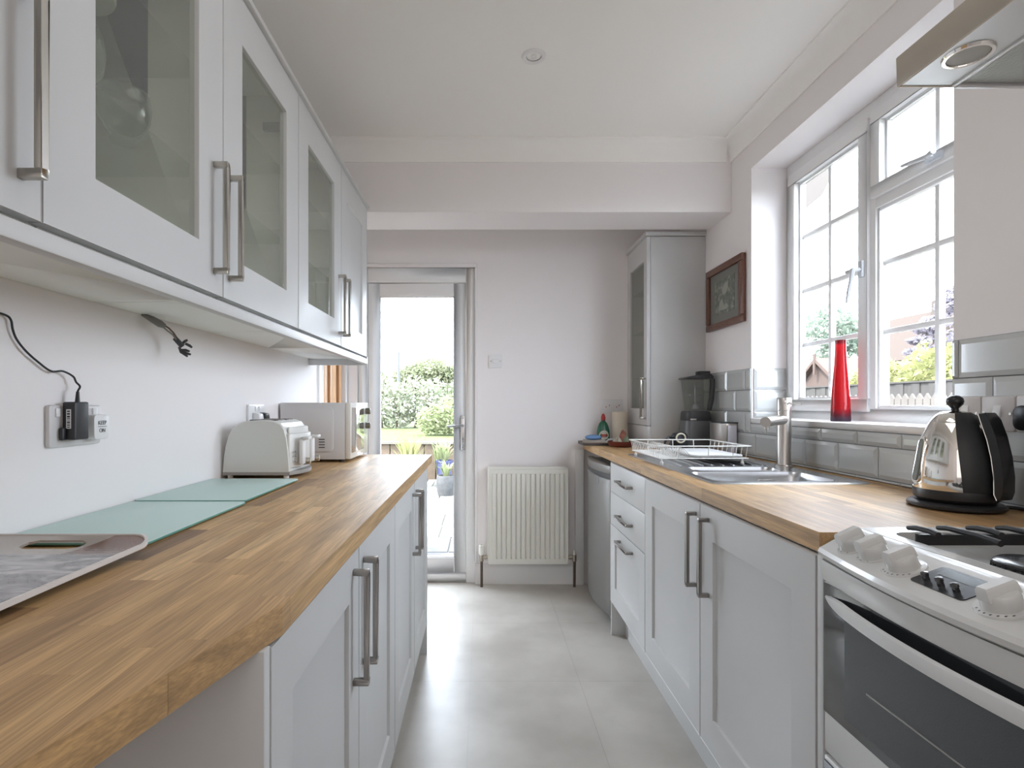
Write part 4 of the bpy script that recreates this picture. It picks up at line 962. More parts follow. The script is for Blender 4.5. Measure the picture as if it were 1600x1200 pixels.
for x, y, r_ in burn:
    g = G(); g.lathe([(.0001, 0), (r_*1.12, 0), (r_*1.10, .004), (r_*.95, .006), (r_*.95, .014)], (x, y, .9052), 36); bo = g.make('burner', mat('burner_ring', (.18, .17, .155), .35, metal=.7), ck, ang=40)
    g = G()
    for k in range(28):
        a = 2*math.pi*k/28; g.box(-.001, .001, -.003, .003, 0, .008)
        for v in g.bm.verts[-8:] if False else list(g.bm.verts)[-8:]:
            p = v.co.copy(); v.co = Vector((x+math.cos(a)*(r_*.97+p.y)-math.sin(a)*p.x*1.6, y+math.sin(a)*(r_*.97+p.y)+math.cos(a)*p.x*1.6, .911+p.z))
    g.make('flame_port', IRON, bo, smooth=False)
    g = G(); g.lathe([(r_*.6, 0), (r_*.98, .001), (r_*.99, .005), (r_*.90, .008), (r_*.4, .0095), (.0001, .010)], (x, y, .9195), 36); g.make('cap', mat('burner_cap', (.03, .03, .032), .22, coat=.3), bo, ang=40)
for i, (x0, x1) in enumerate(((.762, .985), (.995, 1.218))):
    g = G(); y0, y1 = cy0+.05, cy1-.075
    zz = .932
    for yr in (y0, y1-.012): g.box(x0-.004, x1+.004, yr-.005, yr+.005, .916, .934)
    g.tube([(x1, y0, zz-.006), (x1, y1-.012, zz-.006)], .005, 8)
    sp_ = g.make('pan_support', IRON, ck, ang=50)
    for k in range(5):
        g = G(); x = x0+.005+k*(x1-x0-.010)/4; L_ = .10 if k % 2 else .045
        g.tube([(x, y1+.020, zz+.006), (x, y1, zz+.010), (x, y1-L_*.6, zz+.011), (x, y1-L_, zz+.008)], [.004, .0048, .0050, .0055], 8)
        g.make('finger', IRON, sp_, ang=50)
        g = G(); g.tube([(x, y0-.010, zz+.006), (x, y0+.02, zz+.010), (x, y0+L_, zz+.008)], .006, 8); g.make('finger', IRON, sp_, ang=50)
    g = G()
    for x in (x0, x1):
        for y in (y0, y1-.012): g.cyl((x, y, .904), (x, y, zz), .006)
    g.make('support_foot', IRON, sp_)
# oven doors
def odoor(z0, z1, gz0, gz1, nm='oven_door'):
    g = G(); g.box(.650, .668, cy0+.002, cy1-.001, z0, z1); d = g.make(nm, CKW, ck, bev=.003)
    mk('glass_panel', CKD, d, [(.6465, .6500, cy0+.004, cy1-.004, gz0, gz1)], bev=.0012)
    return d
OHND = mat('oven_handle_white', (.66, .665, .66), .3)
def ohandle(d, z, h=.026):
    g = G(); prev = None; ya, yb = cy0+.012, cy1-.010; n = 24
    for k in range(n+1):
        t = k/n; y = ya+(yb-ya)*t; s = math.sin(math.pi*t); x = .6455-.036*s**.75; hh = h*(.35+.65*min(1, s*3))*.5; dz = -.004*(1-s)*0
        ring = g.ring([(x+.007, y, z-hh), (x+.0015, y, z-hh*.8), (x, y, z), (x+.0015, y, z+hh*.8), (x+.007, y, z+hh)])
        if prev: g.bridge(prev, ring)
        else: g._f(ring)
        prev = ring
    g._f(prev[::-1]); return g.make('handle', OHND, d, ang=40)
d = odoor(.505, .826, .582, .824); ohandle(d, .798)
mk('inner_window', mat('oven_mesh_glass', (.05, .054, .056), .14, spec=.6, bump=.25, bscale=900), d, [(.6458, .6463, cy0+.05, cy1-.065, .60, .795)])
mk('shelf_line', DSTEEL, d, [(.6452, .6458, cy0+.08, cy1-.12, .672, .675)])
d = odoor(.10, .498, .115, .490); ohandle(d, .458)
mk('plinth', DARK, ck, [(.69, 1.24, cy0+.01, cy1-.01, .0, .04)])
# ------------------------------------------------------------------ extractor hood
hd = thing('extractor_hood', (1.04, .765, 1.777), 'brushed steel extractor hood over the cooker, top right', 'hood')
hy0, hy1 = .495, 1.06
HDS = mat('hood_side_steel', (.52, .47, .40), .33, metal=.85, bump=.03, bscale=200)
HDU = mat('hood_underside', (.72, .74, .74), .36, metal=.7, bump=.03, bscale=200)
mk('canopy', HDS, hd, [(.808, .812, hy0, hy1, 1.777, 1.833), (1.272, 1.2785, hy0, hy1, 1.777, 1.833), (.812, 1.272, hy0, hy0+.004, 1.777, 1.833), (.812, 1.272, hy1-.004, hy1, 1.777, 1.833), (.808, 1.2785, hy0, hy1, 1.833, 1.836)], bev=.001)
mk('lamp_panel', HDU, hd, [(.812, .910, hy0+.004, hy1-.004, 1.779, 1.783)])
mk('filter_frame', mat('satin_aluminium', (.60, .60, .60), .35, metal=.8), hd, [(.910, .917, hy0+.004, hy1-.004, 1.774, 1.783), (1.262, 1.272, hy0+.004, hy1-.004, 1.774, 1.783), (.917, 1.262, hy1-.014, hy1-.004, 1.772, 1.783), (.917, 1.262, hy0+.004, hy0+.014, 1.774, 1.783)], bev=.002)
g = G(); nx, ny = 76, 118
xs_ = [.917+(1.262-.917)*k/nx for k in range(nx+1)]; 
for k in range(nx): g.box(xs_[k], xs_[k]+.0028, hy0+.014, hy1-.014, 1.7785, 1.7800)
yk = hy0+.016
while yk < hy1-.016: g.box(.917, 1.262, yk, yk+.0030, 1.7795, 1.7806); yk += .0055
tag(g.make('grease_filter', mat('filter_mesh', (.68, .69, .68), .4, metal=.7), hd, smooth=False), kind='stuff')
mk('filter_backing', DARK, hd, [(.917, 1.262, hy0+.014, hy1-.014, 1.786, 1.788)])
mk('catch', BLACK, hd, [(.925, .945, .80, .84, 1.775, 1.779)], bev=.001)
lp = (.860, .962, 1.779)
g = G(); g.lathe([(.030, -.0005), (.031, -.004), (.036, -.004), (.038, 0)], lp, 36); lo = g.make('lamp_ring', CHROME, hd, ang=40)
g = G(); g.lathe([(.0001, -.002), (.030, -.002), (.030, .001), (.0001, .001)], lp, 32); g.make('lamp_lens', mat('lamp_lens', (.42, .41, .37), .3), lo, ang=40)
mk('chimney', HDS, hd, [(1.04, 1.2785, .665, .865, 1.836, 2.5)], bev=.002)
# ------------------------------------------------------------------ kettle
KC = Vector((1.148, 1.320, ZT))
kb = thing('power_stand', tuple(KC), 'round black power stand under the chrome kettle, with cord', 'kettle stand')
g = G(); g.lathe([(.0001, .002), (.090, .002), (.094, .006), (.094, .011), (.088, .016), (.070, .018), (.0001, .018)], KC, 48); g.make('plate', BLACK, kb, ang=40)
g = G(); g.tube([KC+Vector((.085, -.03, .008)), KC+Vector((.105, -.045, .007)), KC+Vector((.118, -.08, .006)), KC+Vector((.122, -.14, .006)), KC+Vector((.122, -.24, .006))], .0042, 8); g.make('cord', BLACK, kb, ang=60)
kt = thing('kettle', (KC.x, KC.y, ZT+.018), 'polished chrome dome kettle with black handle and knob on the right worktop', 'kettle')
cd = Vector((-KC.x, -KC.y, 0)).normalized(); ca = math.atan2(cd.y, cd.x); ha = ca+math.radians(60)          # handle turned partly towards the room
hdv = Vector((math.cos(ha), math.sin(ha), 0)); hs_ = Vector((-math.sin(ha), math.cos(ha), 0))
def kp(r, z, t=0): return KC+hdv*r+hs_*t+Vector((0, 0, z))
g = G(); g.lathe([(.0001, .019), (.074, .019), (.081, .026), (.0825, .044), (.0815, .047), (.0001, .047)], KC, 48); g.make('base_band', BLACK, kt, ang=40)
bprof = [(.0815, .047), (.0822, .060), (.0815, .080), (.0795, .105), (.0755, .130), (.0695, .155), (.0620, .178), (.0535, .198), (.0495, .206)]
g = G(); g.lathe(bprof, KC, 64); g.make('body', CHROME, kt, ang=60)
g = G(); g.lathe([(.0492, .2055), (.0488, .2075), (.045, .214), (.038, .224), (.028, .231), (.018, .234), (.0001, .235)], KC, 48); ld = g.make('lid', CHROME, kt, ang=60)
g = G(); g.lathe([(.0001, .233), (.009, .233), (.007, .240), (.010, .244), (.0155, .250), (.0175, .2575), (.0155, .265), (.009, .271), (.0001, .2725)], KC, 24); g.make('knob', mat('kettle_black', (.016, .016, .018), .25), ld, ang=60)
KBL = MATS['kettle_black']
def spread(prof, a0, a1, off, seg=16):
    g = G(); g.lathe([(r+off, z) for r, z in prof], KC, seg, a0, a1); g.lathe([(max(r-.002, .001), z) for r, z in prof], KC, seg, a0, a1); return g
full = bprof+[(.045, .214), (.038, .224), (.028, .231)]
prev = None; g = G()
for i, (r_, z) in enumerate(full):
    hw = math.radians(50+ (z-.047)/.17*10); ring = g.ring([KC+Vector((math.cos(ha+t*hw), math.sin(ha+t*hw), 0))*(r_+.0014)+Vector((0, 0, z)) for t in [k/10-1 for k in range(21)]])
    if prev: g.bridge(prev, ring, False)
    prev = ring
g.make('back_panel', mat('kettle_grey_black', (.022, .024, .026), .38), kt, ang=60)
# water gauge on the far side of the body
ga = ca-math.radians(62)
def kgauge(g, hw, z0, z1, off, n=14):
    for s in (1,):
        pts = []
        for x, z in rrect(-hw, hw, z0, z1, hw*.98, 6):
            t = (z-.047); 
            for j in range(len(bprof)-1):
                if bprof[j][1] <= z <= bprof[j+1][1]: f = (z-bprof[j][1])/(bprof[j+1][1]-bprof[j][1]); rr_ = bprof[j][0]*(1-f)+bprof[j+1][0]*f
            pts.append((x/.078, rr_, z))
        A = g.ring([KC+Vector((math.cos(ga+a), math.sin(ga+a), 0))*(r_+off)+Vector((0, 0, z)) for a, r_, z in pts]); B = g.ring([KC+Vector((math.cos(ga+a), math.sin(ga+a), 0))*(r_-.003)+Vector((0, 0, z)) for a, r_, z in pts]); g._f(A); g.bridge(A, B)
g = G(); kgauge(g, .014, .058, .172, .0035); wg = g.make('water_gauge', CHROME, kt, ang=40)
g = G(); kgauge(g, .0095, .064, .166, .0042); g.make('gauge_window', mat('gauge_smoke', (.22, .24, .22), .08, metal=.5), wg, ang=40)
# handle
ho = [(.058, .229), (.070, .231), (.080, .216), (.092, .178), (.1015, .13), (.106, .085), (.1055, .05), (.101, .034), (.094, .034)]
hi = [(.0900, .046), (.0895, .085), (.0845, .13), (.0765, .17), (.066, .205)]
def handle_slice(t, k=1): return [kp(r_, z, t) for r_, z in ho+hi]
g = G(); prs = []
for t, sc_ in ((-.022, .92), (-.018, 1), (.018, 1), (.022, .92)):
    cx_, cz_ = .088, .13; pts = [((r_-cx_)*1, (z-cz_)*1) for r_, z in ho+hi]
    prs.append(g.ring([kp(cx_+ (p if sc_ == 1 else p*.985), cz_+(q if sc_ == 1 else q*.985), t) for p, q in pts]))
g._f(prs[0][::-1]); g._f(prs[-1])
for a, b in zip(prs, prs[1:]): g.bridge(a, b)
g.make('handle', KBL, kt, ang=40)
g = G()
for t in (-.0215, .0215):
    inner = [(.058, .230)]+[(r_-.0012, z) for r_, z in reversed(hi)]+[(.094, .033)]
    g.tube([kp(r_, z, t) for r_, z in inner], .0016, 6)
g.make('handle_trim', CHROME, kt, ang=60)
g = G(); g.tube([kp(.050, .196), kp(.072, .190)], .008, 12); g.tube([kp(.074, .062), kp(.095, .060)], .009, 12); g.make('handle_bracket', CHROME, kt, ang=60)
# ------------------------------------------------------------------ switches on the right wall by the cooker
for i, (y0, y1, lab) in enumerate(((1.374, 1.460, 'white switch plate half hidden behind the kettle'), (1.286, 1.372, 'white cooker switch plate right of the kettle handle'))):
    s_ = thing('wall_switch', (XR-.01, (y0+y1)/2, 1.138), lab, 'switch', 'switch plates on the right wall')
    g = G(); g.rbox(XR-.021, XR-.0095, y0, y1, 1.095, 1.181, .006, 'x'); g.make('plate', mat('switch_white', (.60, .57, .56), .35), s_, bev=.003)
    ym = (y0+y1)/2
    g = G(); g.prism([(XR-.021, 1.128), (XR-.027, 1.130), (XR-.0215, 1.158), (XR-.020, 1.158)], 'y', ym-.010, ym+.010); g.make('rocker', PLASW, s_, bev=.0008)
    g = G()
    for y in (y0+.010, y1-.010): g.cyl((XR-.0225, y, 1.138), (XR-.020, y, 1.138), .0035, seg=12)
    g.make('screw', DSTEEL, s_)
    mk('lettering_strip', PLASG, s_, [(XR-.0214, XR-.0209, ym-.010, ym+.010, 1.112, 1.1135), (XR-.0214, XR-.0209, ym-.007, ym+.007, 1.119, 1.1205)])
so = thing('wall_socket', (XR-.01, 1.21, 1.138), 'white socket at the right edge holding a black plug', 'socket')
g = G(); g.rbox(XR-.021, XR-.0095, 1.135, 1.283, 1.095, 1.181, .006, 'x'); g.make('plate', MATS['switch_white'], so, bev=.003)
pg = thing('mains_plug', (XR-.04, 1.245, 1.13), 'black plug in the socket at the right edge', 'plug')
g = G(); g.rbox(XR-.052, XR-.0215, 1.205, 1.262, 1.100, 1.158, .018, 'x'); g.make('body', BLACK, pg, bev=.005)
g = G(); g.tube([(XR-.04, 1.235, 1.104), (XR-.04, 1.232, 1.06), (XR-.03, 1.20, .98), (XR-.027, 1.15, .925)], .004, 8); g.make('cord', BLACK, pg, ang=60)
# ------------------------------------------------------------------ the garden
INDOOR = set(bpy.data.materials)
def leafmat(name, a, b):
    m = bpy.data.materials.new(name); m.use_nodes = True; nt = m.node_tree; p = nt.nodes['Principled BSDF']; MATS[name] = m
    tc = nt.nodes.new('ShaderNodeTexCoord'); n = nt.nodes.new('ShaderNodeTexNoise'); n.inputs['Scale'].default_value = 2.2; n.inputs['Detail'].default_value = 5; nt.links.new(tc.outputs['Object'], n.inputs['Vector'])
    r = nt.nodes.new('ShaderNodeValToRGB'); e = r.color_ramp.elements; e[0].position = .35; e[0].color = (*a, 1); e[1].position = .65; e[1].color = (*b, 1); nt.links.new(n.outputs['Fac'], r.inputs[0])
    nt.links.new(r.outputs[0], p.inputs['Base Color']); p.inputs['Roughness'].default_value = .7
    tl = nt.nodes.new('ShaderNodeBsdfTranslucent'); nt.links.new(r.outputs[0], tl.inputs[0]); mx = nt.nodes.new('ShaderNodeMixShader'); mx.inputs[0].default_value = .4
    nt.links.new(p.outputs[0], mx.inputs[1]); nt.links.new(tl.outputs[0], mx.inputs[2]); nt.links.new(mx.outputs[0], nt.nodes['Material Output'].inputs[0]); return m
BARK = mat('bark', (0.104, 0.084, 0.068), .9)
def leaves(name, m, par, blobs, n, size, rnd, droop=.3):
    vs_, fs = [], []
    for i in range(n):
        cx_, cy_, cz_, rx_, ry_, rz_ = rnd.choice(blobs)
        while True:
            a, b, c_ = rnd.uniform(-1, 1), rnd.uniform(-1, 1), rnd.uniform(-1, 1); d2 = a*a+b*b+c_*c_
            if .25 < d2 < 1: break
        p = Vector((cx_+a*rx_, cy_+b*ry_, cz_+c_*rz_)); s_ = size*rnd.uniform(.6, 1.3)
        u = Vector((rnd.uniform(-1, 1), rnd.uniform(-1, 1), rnd.uniform(-.7, .7))).normalized(); w_ = u.orthogonal().normalized(); w_ = (Matrix.Rotation(rnd.uniform(0, 6.28), 3, u) @ w_)
        k = len(vs_); vs_ += [p-u*s_, p+w_*s_*.45, p+u*s_, p-w_*s_*.45]; fs.append((k, k+1, k+2, k+3))
    me = bpy.data.meshes.new(name); me.from_pydata([tuple(v) for v in vs_], [], fs); me.materials.append(m)
    return link(name, me, par)
def tree(name, loc, lab, cat, h, blobs, m, n, size, trunk=.12, group=None, seed=1, branches=5):
    o = thing(name, loc, lab, cat, group); rnd = random.Random(seed); bl_ = [(loc[0]+b[0], loc[1]+b[1], loc[2]+b[2], b[3], b[4], b[5]) for b in blobs]
    g = G(); L_ = Vector(loc); g.tube([L_-Vector((0, 0, .1)), L_+Vector((.03*h, 0, h*.3)), L_+Vector((0, .02*h, h*.6))], [trunk, trunk*.8, trunk*.55], 8)
    for b in bl_[:branches]:
        g.tube([L_+Vector((0, .0, h*.45)), (L_+Vector((b[0], b[1], b[2])))*.5-L_*0+Vector((0, 0, .0)) if False else L_.lerp(Vector(b[:3]), .55)+Vector((0, 0, h*.12)), Vector(b[:3])], [trunk*.5, trunk*.35, trunk*.12], 6)
    g.make('trunk', BARK, o, ang=80); f = leaves('foliage', m, o, bl_, n, size, rnd); f['kind'] = 'stuff'; return o
def ground(name, m, boxes, lab): return struct(name, m, boxes, lab)
GZ = -.15
ground('ground', mat('garden_soil', (.11, .10, .085), .95, noise=.2, nscale=2), [(-30, 70, 3.7, 90, GZ-.2, GZ-.03), (1.57, 70, -30, 3.7, GZ-.2, GZ-.03), (-30, -1.01, -30, 3.7, GZ-.2, GZ-.03)], 'bare garden ground around the house')
ps = struct('patio_path', mat('patio_bed', (0.133, 0.126, 0.112), .9), [(-3.2, 2.4, 3.72, 9.3, GZ-.03, GZ-.012)], 'pale stone slab patio outside the garden door')
SLAB = mat('patio_stone', (.15, .145, .13), .85, noise=.22, nscale=3); SLABG = mat('grey_step_stone', (.075, .075, .078), .8, noise=.3, nscale=6)
yy = 3.72; j = 0
while yy < 9.25:
    hh = .55; xx = -2.6+(.3 if j % 2 else 0)
    while xx < 1.6:
        w_ = R.uniform(.45, .8); mk('slab', SLABG if yy < 5.2 else SLAB, ps, [(xx+.008, xx+w_-.008, yy+.008, yy+hh-.008, GZ-.012, GZ+R.uniform(0, .008))], smooth=False); xx += w_
    yy += hh; j += 1
GRASS = mat('lawn_grass', (.085, .10, .045), .9, noise=.3, nscale=3)
lw = struct('lawn_terrace', GRASS, [(-14, 5.6, 9.62, 21, GZ-.03, .45)], 'raised lawn at the end of the garden')
rt = thing('retaining_wall', (-1.2, 9.55, GZ), 'low timber retaining wall holding up the lawn', 'wall')
TIM = mat('orange_timber', (.115, .088, .066), .8, noise=.25, nscale=6)
for k in range(30): mk('board', TIM, rt, [(-4.2+k*.2, -4.2+k*.2+.185, 9.50+.012*(k % 2), 9.60, GZ-.03, .47)], smooth=False)
mk('capping', mat('pale_timber', (.12, .11, .095), .8), rt, [(-4.25, 1.85, 9.46, 9.62, .47, .51)])
LG = leafmat('spring_green_leaves', (.19, .22, .11), (.25, .27, .16)); LD = leafmat('olive_leaves', (.17, .19, .11), (.22, .23, .15)); LB = leafmat('bluish_leaves', (.15, .19, .15), (.21, .24, .19))
LP = leafmat('purple_leaves', (.18, .165, .19), (.23, .215, .235)); LY = leafmat('lime_leaves', (.21, .22, .08), (.25, .25, .13)); LH = leafmat('ivy_hedge_leaves', (.20, .23, .15), (.28, .28, .22))
hg = thing('hedge', (-1.0, 16.6, .45), 'rambling green hedge beyond the lawn', 'hedge'); rnd = random.Random(4)
hb = [(-6+k*.55+rnd.uniform(-.2, .2), 16.6+rnd.uniform(-.3, .3), .45+.55+rnd.uniform(0, .35), .6, .6, .75) for k in range(26)]
leaves('foliage', LH, hg, hb, 17000, .085, rnd)['kind'] = 'stuff'
g = G()
for b in hb: g.tube([(b[0], b[1], .35), (b[0]+rnd.uniform(-.3, .3), b[1]-.3, 1.0), (b[0]+rnd.uniform(-.6, .6), b[1]-.5, 1.5+rnd.uniform(0, .5))], [.04, .025, .008], 5)
g.make('stems', BARK, hg)
# two broad trees on the skyline and the pole
tree('garden_tree', (-3.4, 32, 0), 'broad dome of green tree on the skyline right of the white pole', 'tree', 3.2, [(-.7, 0, 2.75, 1.2, 1.2, .75), (.4, .2, 3.1, 1.5, 1.2, .85), (1.2, 0, 2.8, 1.0, 1.0, .7), (-.1, 0, 2.3, 1.6, 1.2, .7)], LD, 5200, .14, .18, 'trees beyond the hedge', 3)
tree('garden_tree', (-6.5, 32, 0), 'spreading green tree on the skyline left of the white pole', 'tree', 3.4, [(-.4, 0, 3.2, 1.0, 1.0, .5), (.15, .2, 2.4, .9, 1.0, .8), (-.4, 0, 2.0, 1.1, 1.0, .6), (-.2, 0, 3.35, .7, .6, .4)], LD, 4200, .13, .18, 'trees beyond the hedge', 5)
po = thing('street_lamp', (-3.25, 21, 0), 'white lamp pole rising over the hedge', 'street lamp')
WP = mat('pole_white', (.10, .10, .10), .5)
g = G(); g.tube([(-3.25, 21.2, -.1), (-3.25, 21.2, 1.6), (-3.25, 21.2, 3.2)], [.075, .07, .05], 10); g.make('pole', WP, po)
g = G(); g.tube([(-3.25, 21.2, 3.15), (-3.32, 21.2, 3.27), (-3.42, 21.2, 3.36)], .03, 8); g.sph((-3.42, 21.2, 3.36), .09, .09, .06); g.tube([(-3.25, 21.2, 3.2), (-3.14, 21.2, 3.24)], .03, 8); g.make('lamp_head', PLASG, po)
# pots and plants by the patio
def pot(name, loc, lab, r, h, m, prof=None):
    o = thing(name, loc, lab, 'plant pot'); g = G(); g.lathe(prof or [(.0001, 0), (r*.72, 0), (r*.95, h*.75), (r, h), (r*1.06, h), (r*1.06, h*.93), (r*.9, h*.92), (r*.9, h*.88), (.0001, h*.86)], loc, 28); g.make('pot', m, o, ang=40)
    g = G(); g.lathe([(.0001, h*.9), (r*.88, h*.88)], loc, 20); g.make('soil', MATS['garden_soil'], o); return o
p1 = pot('plant_pot', (-.52, 7.85, GZ), 'pale grey barrel shaped plant pot on the patio', .135, .30, mat('grey_pot', (.078, .078, .078), .6, noise=.25, nscale=14), [(.0001, 0), (.11, 0), (.14, .12), (.135, .26), (.125, .29), (.115, .29), (.115, .26), (.0001, .25)])
p2 = pot('plant_pot', (-.60, 8.70, GZ), 'blue glazed plant pot behind the grey pot', .13, .42, mat('blue_glaze', (.060, .063, .12), .25))
def sprout(par, loc, n, h, sp, m, rnd, w=.02):
    g = G()
    for k in range(n):
        a = rnd.uniform(0, 6.28); l = h*rnd.uniform(.6, 1.1); d = Vector((math.cos(a), math.sin(a), 0)); s_ = sp*rnd.uniform(.3, 1); o = Vector(loc); t = Vector((-d.y, d.x, 0))*w
        p0, p1_, p2_ = o+d*.02, o+d*s_*.5+Vector((0, 0, l*.75)), o+d*s_+Vector((0, 0, l))
        a0, b0, a1, b1 = [g.bm.verts.new(v) for v in (p0-t*.6, p0+t*.6, p1_-t, p1_+t)]; c1 = g.bm.verts.new(p2_); g._f([a0, b0, b1, a1]); g._f([a1, b1, c1])
    o_ = g.make('leaves', m, par, smooth=False); o_['kind'] = 'stuff'; return o_
rnd = random.Random(9)
sprout(p1, (-.52, 7.85, GZ+.26), 26, .26, .22, LG, rnd); sprout(p2, (-.60, 8.70, GZ+.38), 40, .34, .3, LG, rnd)
bd = thing('border_plant', (-1.15, 8.6, GZ), 'tall clump of bright lime strap leaves by the low timber wall', 'plant', 'border plants by the patio'); sprout(bd, (-1.15, 8.6, GZ-.02), 110, .85, .36, LY, rnd, .018)
bd = thing('border_plant', (-.72, 9.25, GZ), 'pale green leafy clump behind the blue pot', 'plant', 'border plants by the patio'); sprout(bd, (-.72, 9.25, GZ-.02), 60, .70, .19, LG, rnd, .02)
tree('garden_bush', (-.55, 12.6, .45), 'loose green shrub on the lawn behind the pots', 'shrub', 1.0, [(0, 0, .5, .7, .6, .5), (.6, .1, .55, .6, .6, .6), (-.5, 0, .35, .5, .5, .35)], LG, 2600, .06, .03, 'shrubs on the lawn', 11)
tree('garden_bush', (-3.05, 12.0, .45), 'dark green shrub at the left edge of the door glass', 'shrub', .9, [(0, 0, .35, .4, .4, .4), (.2, 0, .2, .4, .4, .3)], LB, 1200, .06, .03, 'shrubs on the lawn', 12)
# beyond the side window: pickets, fence, shed, gazebo, trees, roofs
PK = mat('pale_picket', (.105, .095, .086), .8, noise=.12, nscale=5); FN = mat('grey_fence_board', (.062, .058, .055), .85, noise=.2, nscale=4, stretch=(4, 4, .6))
pf = thing('picket_fence', (4.5, 6.4, GZ), 'pale pointed picket fence nearest the window', 'fence')
k = 0; y = 4.6
while y < 8.6:
    g = G(); h_ = EYE+.115+.0*k; g.prism([(y, GZ-.03), (y+.084, GZ-.03), (y+.084, h_-.055), (y+.042, h_), (y, h_-.055)], 'x', 4.50, 4.52); g.make('picket', PK, pf, smooth=False); y += .096; k += 1
for z in (.25, .95): mk('rail', PK, pf, [(4.521, 4.55, 4.5, 8.7, z, z+.08)])
bf = thing('board_fence', (6.0, 8.4, GZ), 'grey vertical board fence behind the pickets', 'fence')
y = 6.0; k = 0
while y < 11.4:
    mk('board', FN, bf, [(6.0+.014*(k % 2), 6.025+.014*(k % 2), y, y+.143, GZ-.03, EYE+.302)], smooth=False); y += .146; k += 1
mk('capping', FN, bf, [(5.985, 6.055, 5.95, 11.45, EYE+.302, EYE+.325)])
for z in (.3, 1.1): mk('rail', FN, bf, [(6.04, 6.09, 6.0, 11.4, z, z+.09)])
sh = thing('garden_shed', (9.3, 14.6, GZ), 'small reddish brown shed with a gable roof beyond the fence', 'shed')
SHD = mat('red_shed_board', (.075, .056, .049), .8); SHR = mat('shed_roof_felt', (.082, .06, .052), .9)
g = G(); g.prism([(13.75, GZ-.03), (15.25, GZ-.03), (15.25, 1.75), (14.5, 2.28), (13.75, 1.75)], 'x', 9.0, 10.6); g.make('walls', SHD, sh, smooth=False)
g = G(); g.prism([(13.6, 1.66), (14.5, 2.30), (14.5, 2.40), (13.55, 1.73)], 'x', 8.85, 10.7); g.prism([(15.4, 1.66), (14.5, 2.30), (14.5, 2.40), (15.45, 1.73)], 'x', 8.85, 10.7); g.make('roof', SHR, sh, smooth=False)
mk('finial', SHD, sh, [(8.84, 8.88, 14.46, 14.54, 1.95, 2.5)])
mk('door_panel', mat('shed_door', (.085, .065, .058), .8), sh, [(8.97, 9.0, 14.1, 14.9, GZ-.03, 1.6)])
gz_ = thing('garden_gazebo', (13.0, 19.0, GZ), 'white canvas gazebo roof showing just right of the red vase', 'gazebo')
WC = mat('white_canvas', (0.480, 0.480, 0.468), .8)
gx, gy = 13.0, 19.0
g = G(); ap = g.bm.verts.new((gx, gy, 2.95)); rr1 = g.ring([(gx+a*.25, gy+b*.25, 2.50) for a, b in ((-1, -1), (1, -1), (1, 1), (-1, 1))]); rr2 = g.ring([(gx+a*.8, gy+b*.8, 2.02) for a, b in ((-1, -1), (1, -1), (1, 1), (-1, 1))]); rr3 = g.ring([(gx+a*.8, gy+b*.8, 1.85) for a, b in ((-1, -1), (1, -1), (1, 1), (-1, 1))])
for k in range(4): g._f([rr1[k], rr1[(k+1) % 4], ap])
g.bridge(rr1, rr2); g.bridge(rr2, rr3); g.make('canopy', WC, gz_, smooth=False)
for a in (-1, 1):
    for b in (-1, 1): g = G(); g.cyl((gx+a*.77, gy+b*.77, GZ-.03), (gx+a*.77, gy+b*.77, 1.95), .03, seg=8); g.make('pole', WC, gz_)
rnd = random.Random(21)
hb = [(7.4+rnd.uniform(-.2, .3), 7.9+k*.42, 1.35+rnd.uniform(-.1, .25)+max(0, (9.6-(7.9+k*.42)))*.12, .5, .5, .6) for k in range(7)]
hs2 = thing('lime_hedge', (7.4, 9.2, GZ), 'bright lime shrub showing above the grey board fence', 'hedge'); leaves('foliage', LY, hs2, hb, 4200, .07, rnd)['kind'] = 'stuff'
g = G()
for b in hb: g.tube([(b[0], b[1], GZ-.05), (b[0]+.1, b[1], .6), (b[0], b[1]+.1, 1.4)], [.04, .03, .015], 5)
g.make('stems', BARK, hs2)
tree('window_tree', (15.0, 23.0, GZ), 'bluish green tree seen through the left window sash', 'tree', 4.6, [(-.5, -.3, 4.6, 1.0, 1.0, .9), (.6, .2, 4.2, 1.0, 1.0, .8), (0, 0, 3.4, 1.0, 1.0, .7), (1.0, .5, 3.5, .8, .8, .7)], LB, 3200, .13, .16, None, 31)
tree('window_tree', (18.3, 25.3, GZ), 'yellow green tree low behind the window mullion', 'tree', 3.0, [(0, 0, 2.9, .9, .9, .8), (.6, 0, 2.3, .8, .8, .7), (-.5, 0, 2.1, .7, .7, .7)], LG, 2600, .13, .14, None, 32)
pt_ = [(-.25, 0, 3.3, .3, .3, .12), (-.05, 0, 3.55, .3, .3, .12), (.05, 0, 3.0, .55, .5, .22), (.3, 0, 3.9, .25, .3, .25), (.4, 0, 3.3, .4, .4, .5), (.15, 0, 2.5, .7, .6, .35), (-.45, 0, 3.0, .25, .3, .1), (-.4, 0, 2.7, .4, .4, .15), (.5, 0, 4.2, .2, .3, .3)]
tree('window_tree', (12.0, 14.4, GZ), 'purple leaved tree seen through the right window pane', 'tree', 3.2, pt_, LP, 2600, .065, .07, None, 33, 9)
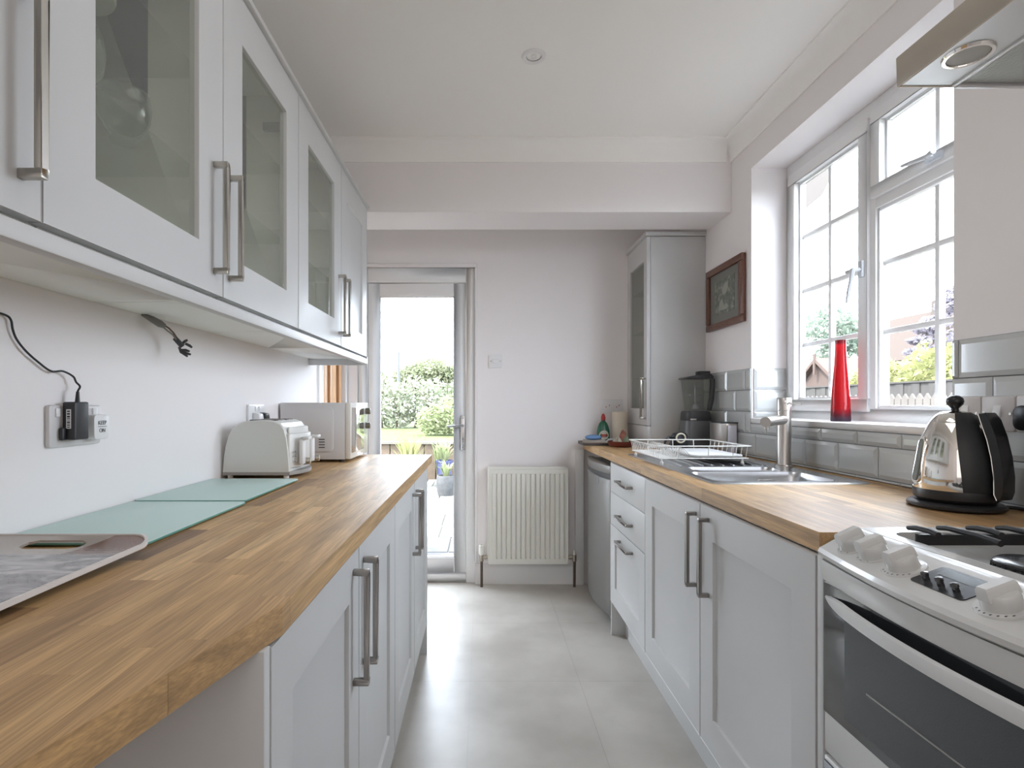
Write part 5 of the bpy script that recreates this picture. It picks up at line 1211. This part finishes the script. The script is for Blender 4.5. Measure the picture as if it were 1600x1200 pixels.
for nm, loc, w_, d_, h_, rh, lab, mc in (('far_house', (34, 43, GZ), 9, 6, 4.5, 3.7, 'distant house with a pale tiled roof behind the trees', (.58, .46, .40)), ('far_house', (29, 29.5, GZ), 5, 6, 3.9, 2.0, 'distant house with a greyish roof behind the purple tree', (.55, .48, .44)), ('far_house', (26, 40.5, GZ), 4, 5, 2.5, 1.7, 'small distant house with a beige roof right of the bluish tree', (.56, .47, .40))):
    o = thing(nm, loc, lab, 'house', 'houses beyond the garden'); x, y, z = loc
    mk('walls', mat('render_cream', (.060, .056, .052), .9), o, [(x-d_/2, x+d_/2, y-w_/2, y+w_/2, GZ-.03, h_)])
    g = G(); g.prism([(x-d_/2-.3, h_-.1), (x, h_+rh), (x+d_/2+.3, h_-.1)], 'y', y-w_/2-.3, y+w_/2+.3); g.make('roof', mat('roof_%s' % str(mc), tuple(v*.105 for v in mc), .9), o, smooth=False)
    mk('chimney', mat('chimney_brick', (.07, .06, .055), .9), o, [(x-.4, x+.4, y-w_*.3-.4, y-w_*.3+.4, h_+rh*.4, h_+rh+.7)])
    for k in (-1, 1): mk('window', mat('far_glass', (.05, .05, .055), .2), o, [(x-d_/2-.03, x-d_/2+.02, y+k*w_*.25-.5, y+k*w_*.25+.5, h_-1.6, h_-.5)])
ev = struct('roof_exterior', mat('eave_paint', (.095, .085, .078), .7), [(1.5, 1.56, 3.9, 4.2, 2.6, 2.7)], 'pale eave of the house at the top of the window')
g = G(); g.prism([(1.56, 2.95), (2.42, 2.95), (2.40, 2.72), (2.34, 2.60), (2.22, 2.50), (2.16, 2.46), (2.05, 2.55), (1.56, 2.55)], 'y', 3.74, 4.5); tag(g.make('trim_7', MATS['eave_paint'], None), 'curved pale eave end seen at the top left of the window', None, None, 'structure')

for m_ in bpy.data.materials:                                        # weathered outdoor surfaces have almost no gloss
    if m_ not in INDOOR and m_.use_nodes and 'Principled BSDF' in m_.node_tree.nodes: m_.node_tree.nodes['Principled BSDF'].inputs['Specular IOR Level'].default_value = .06
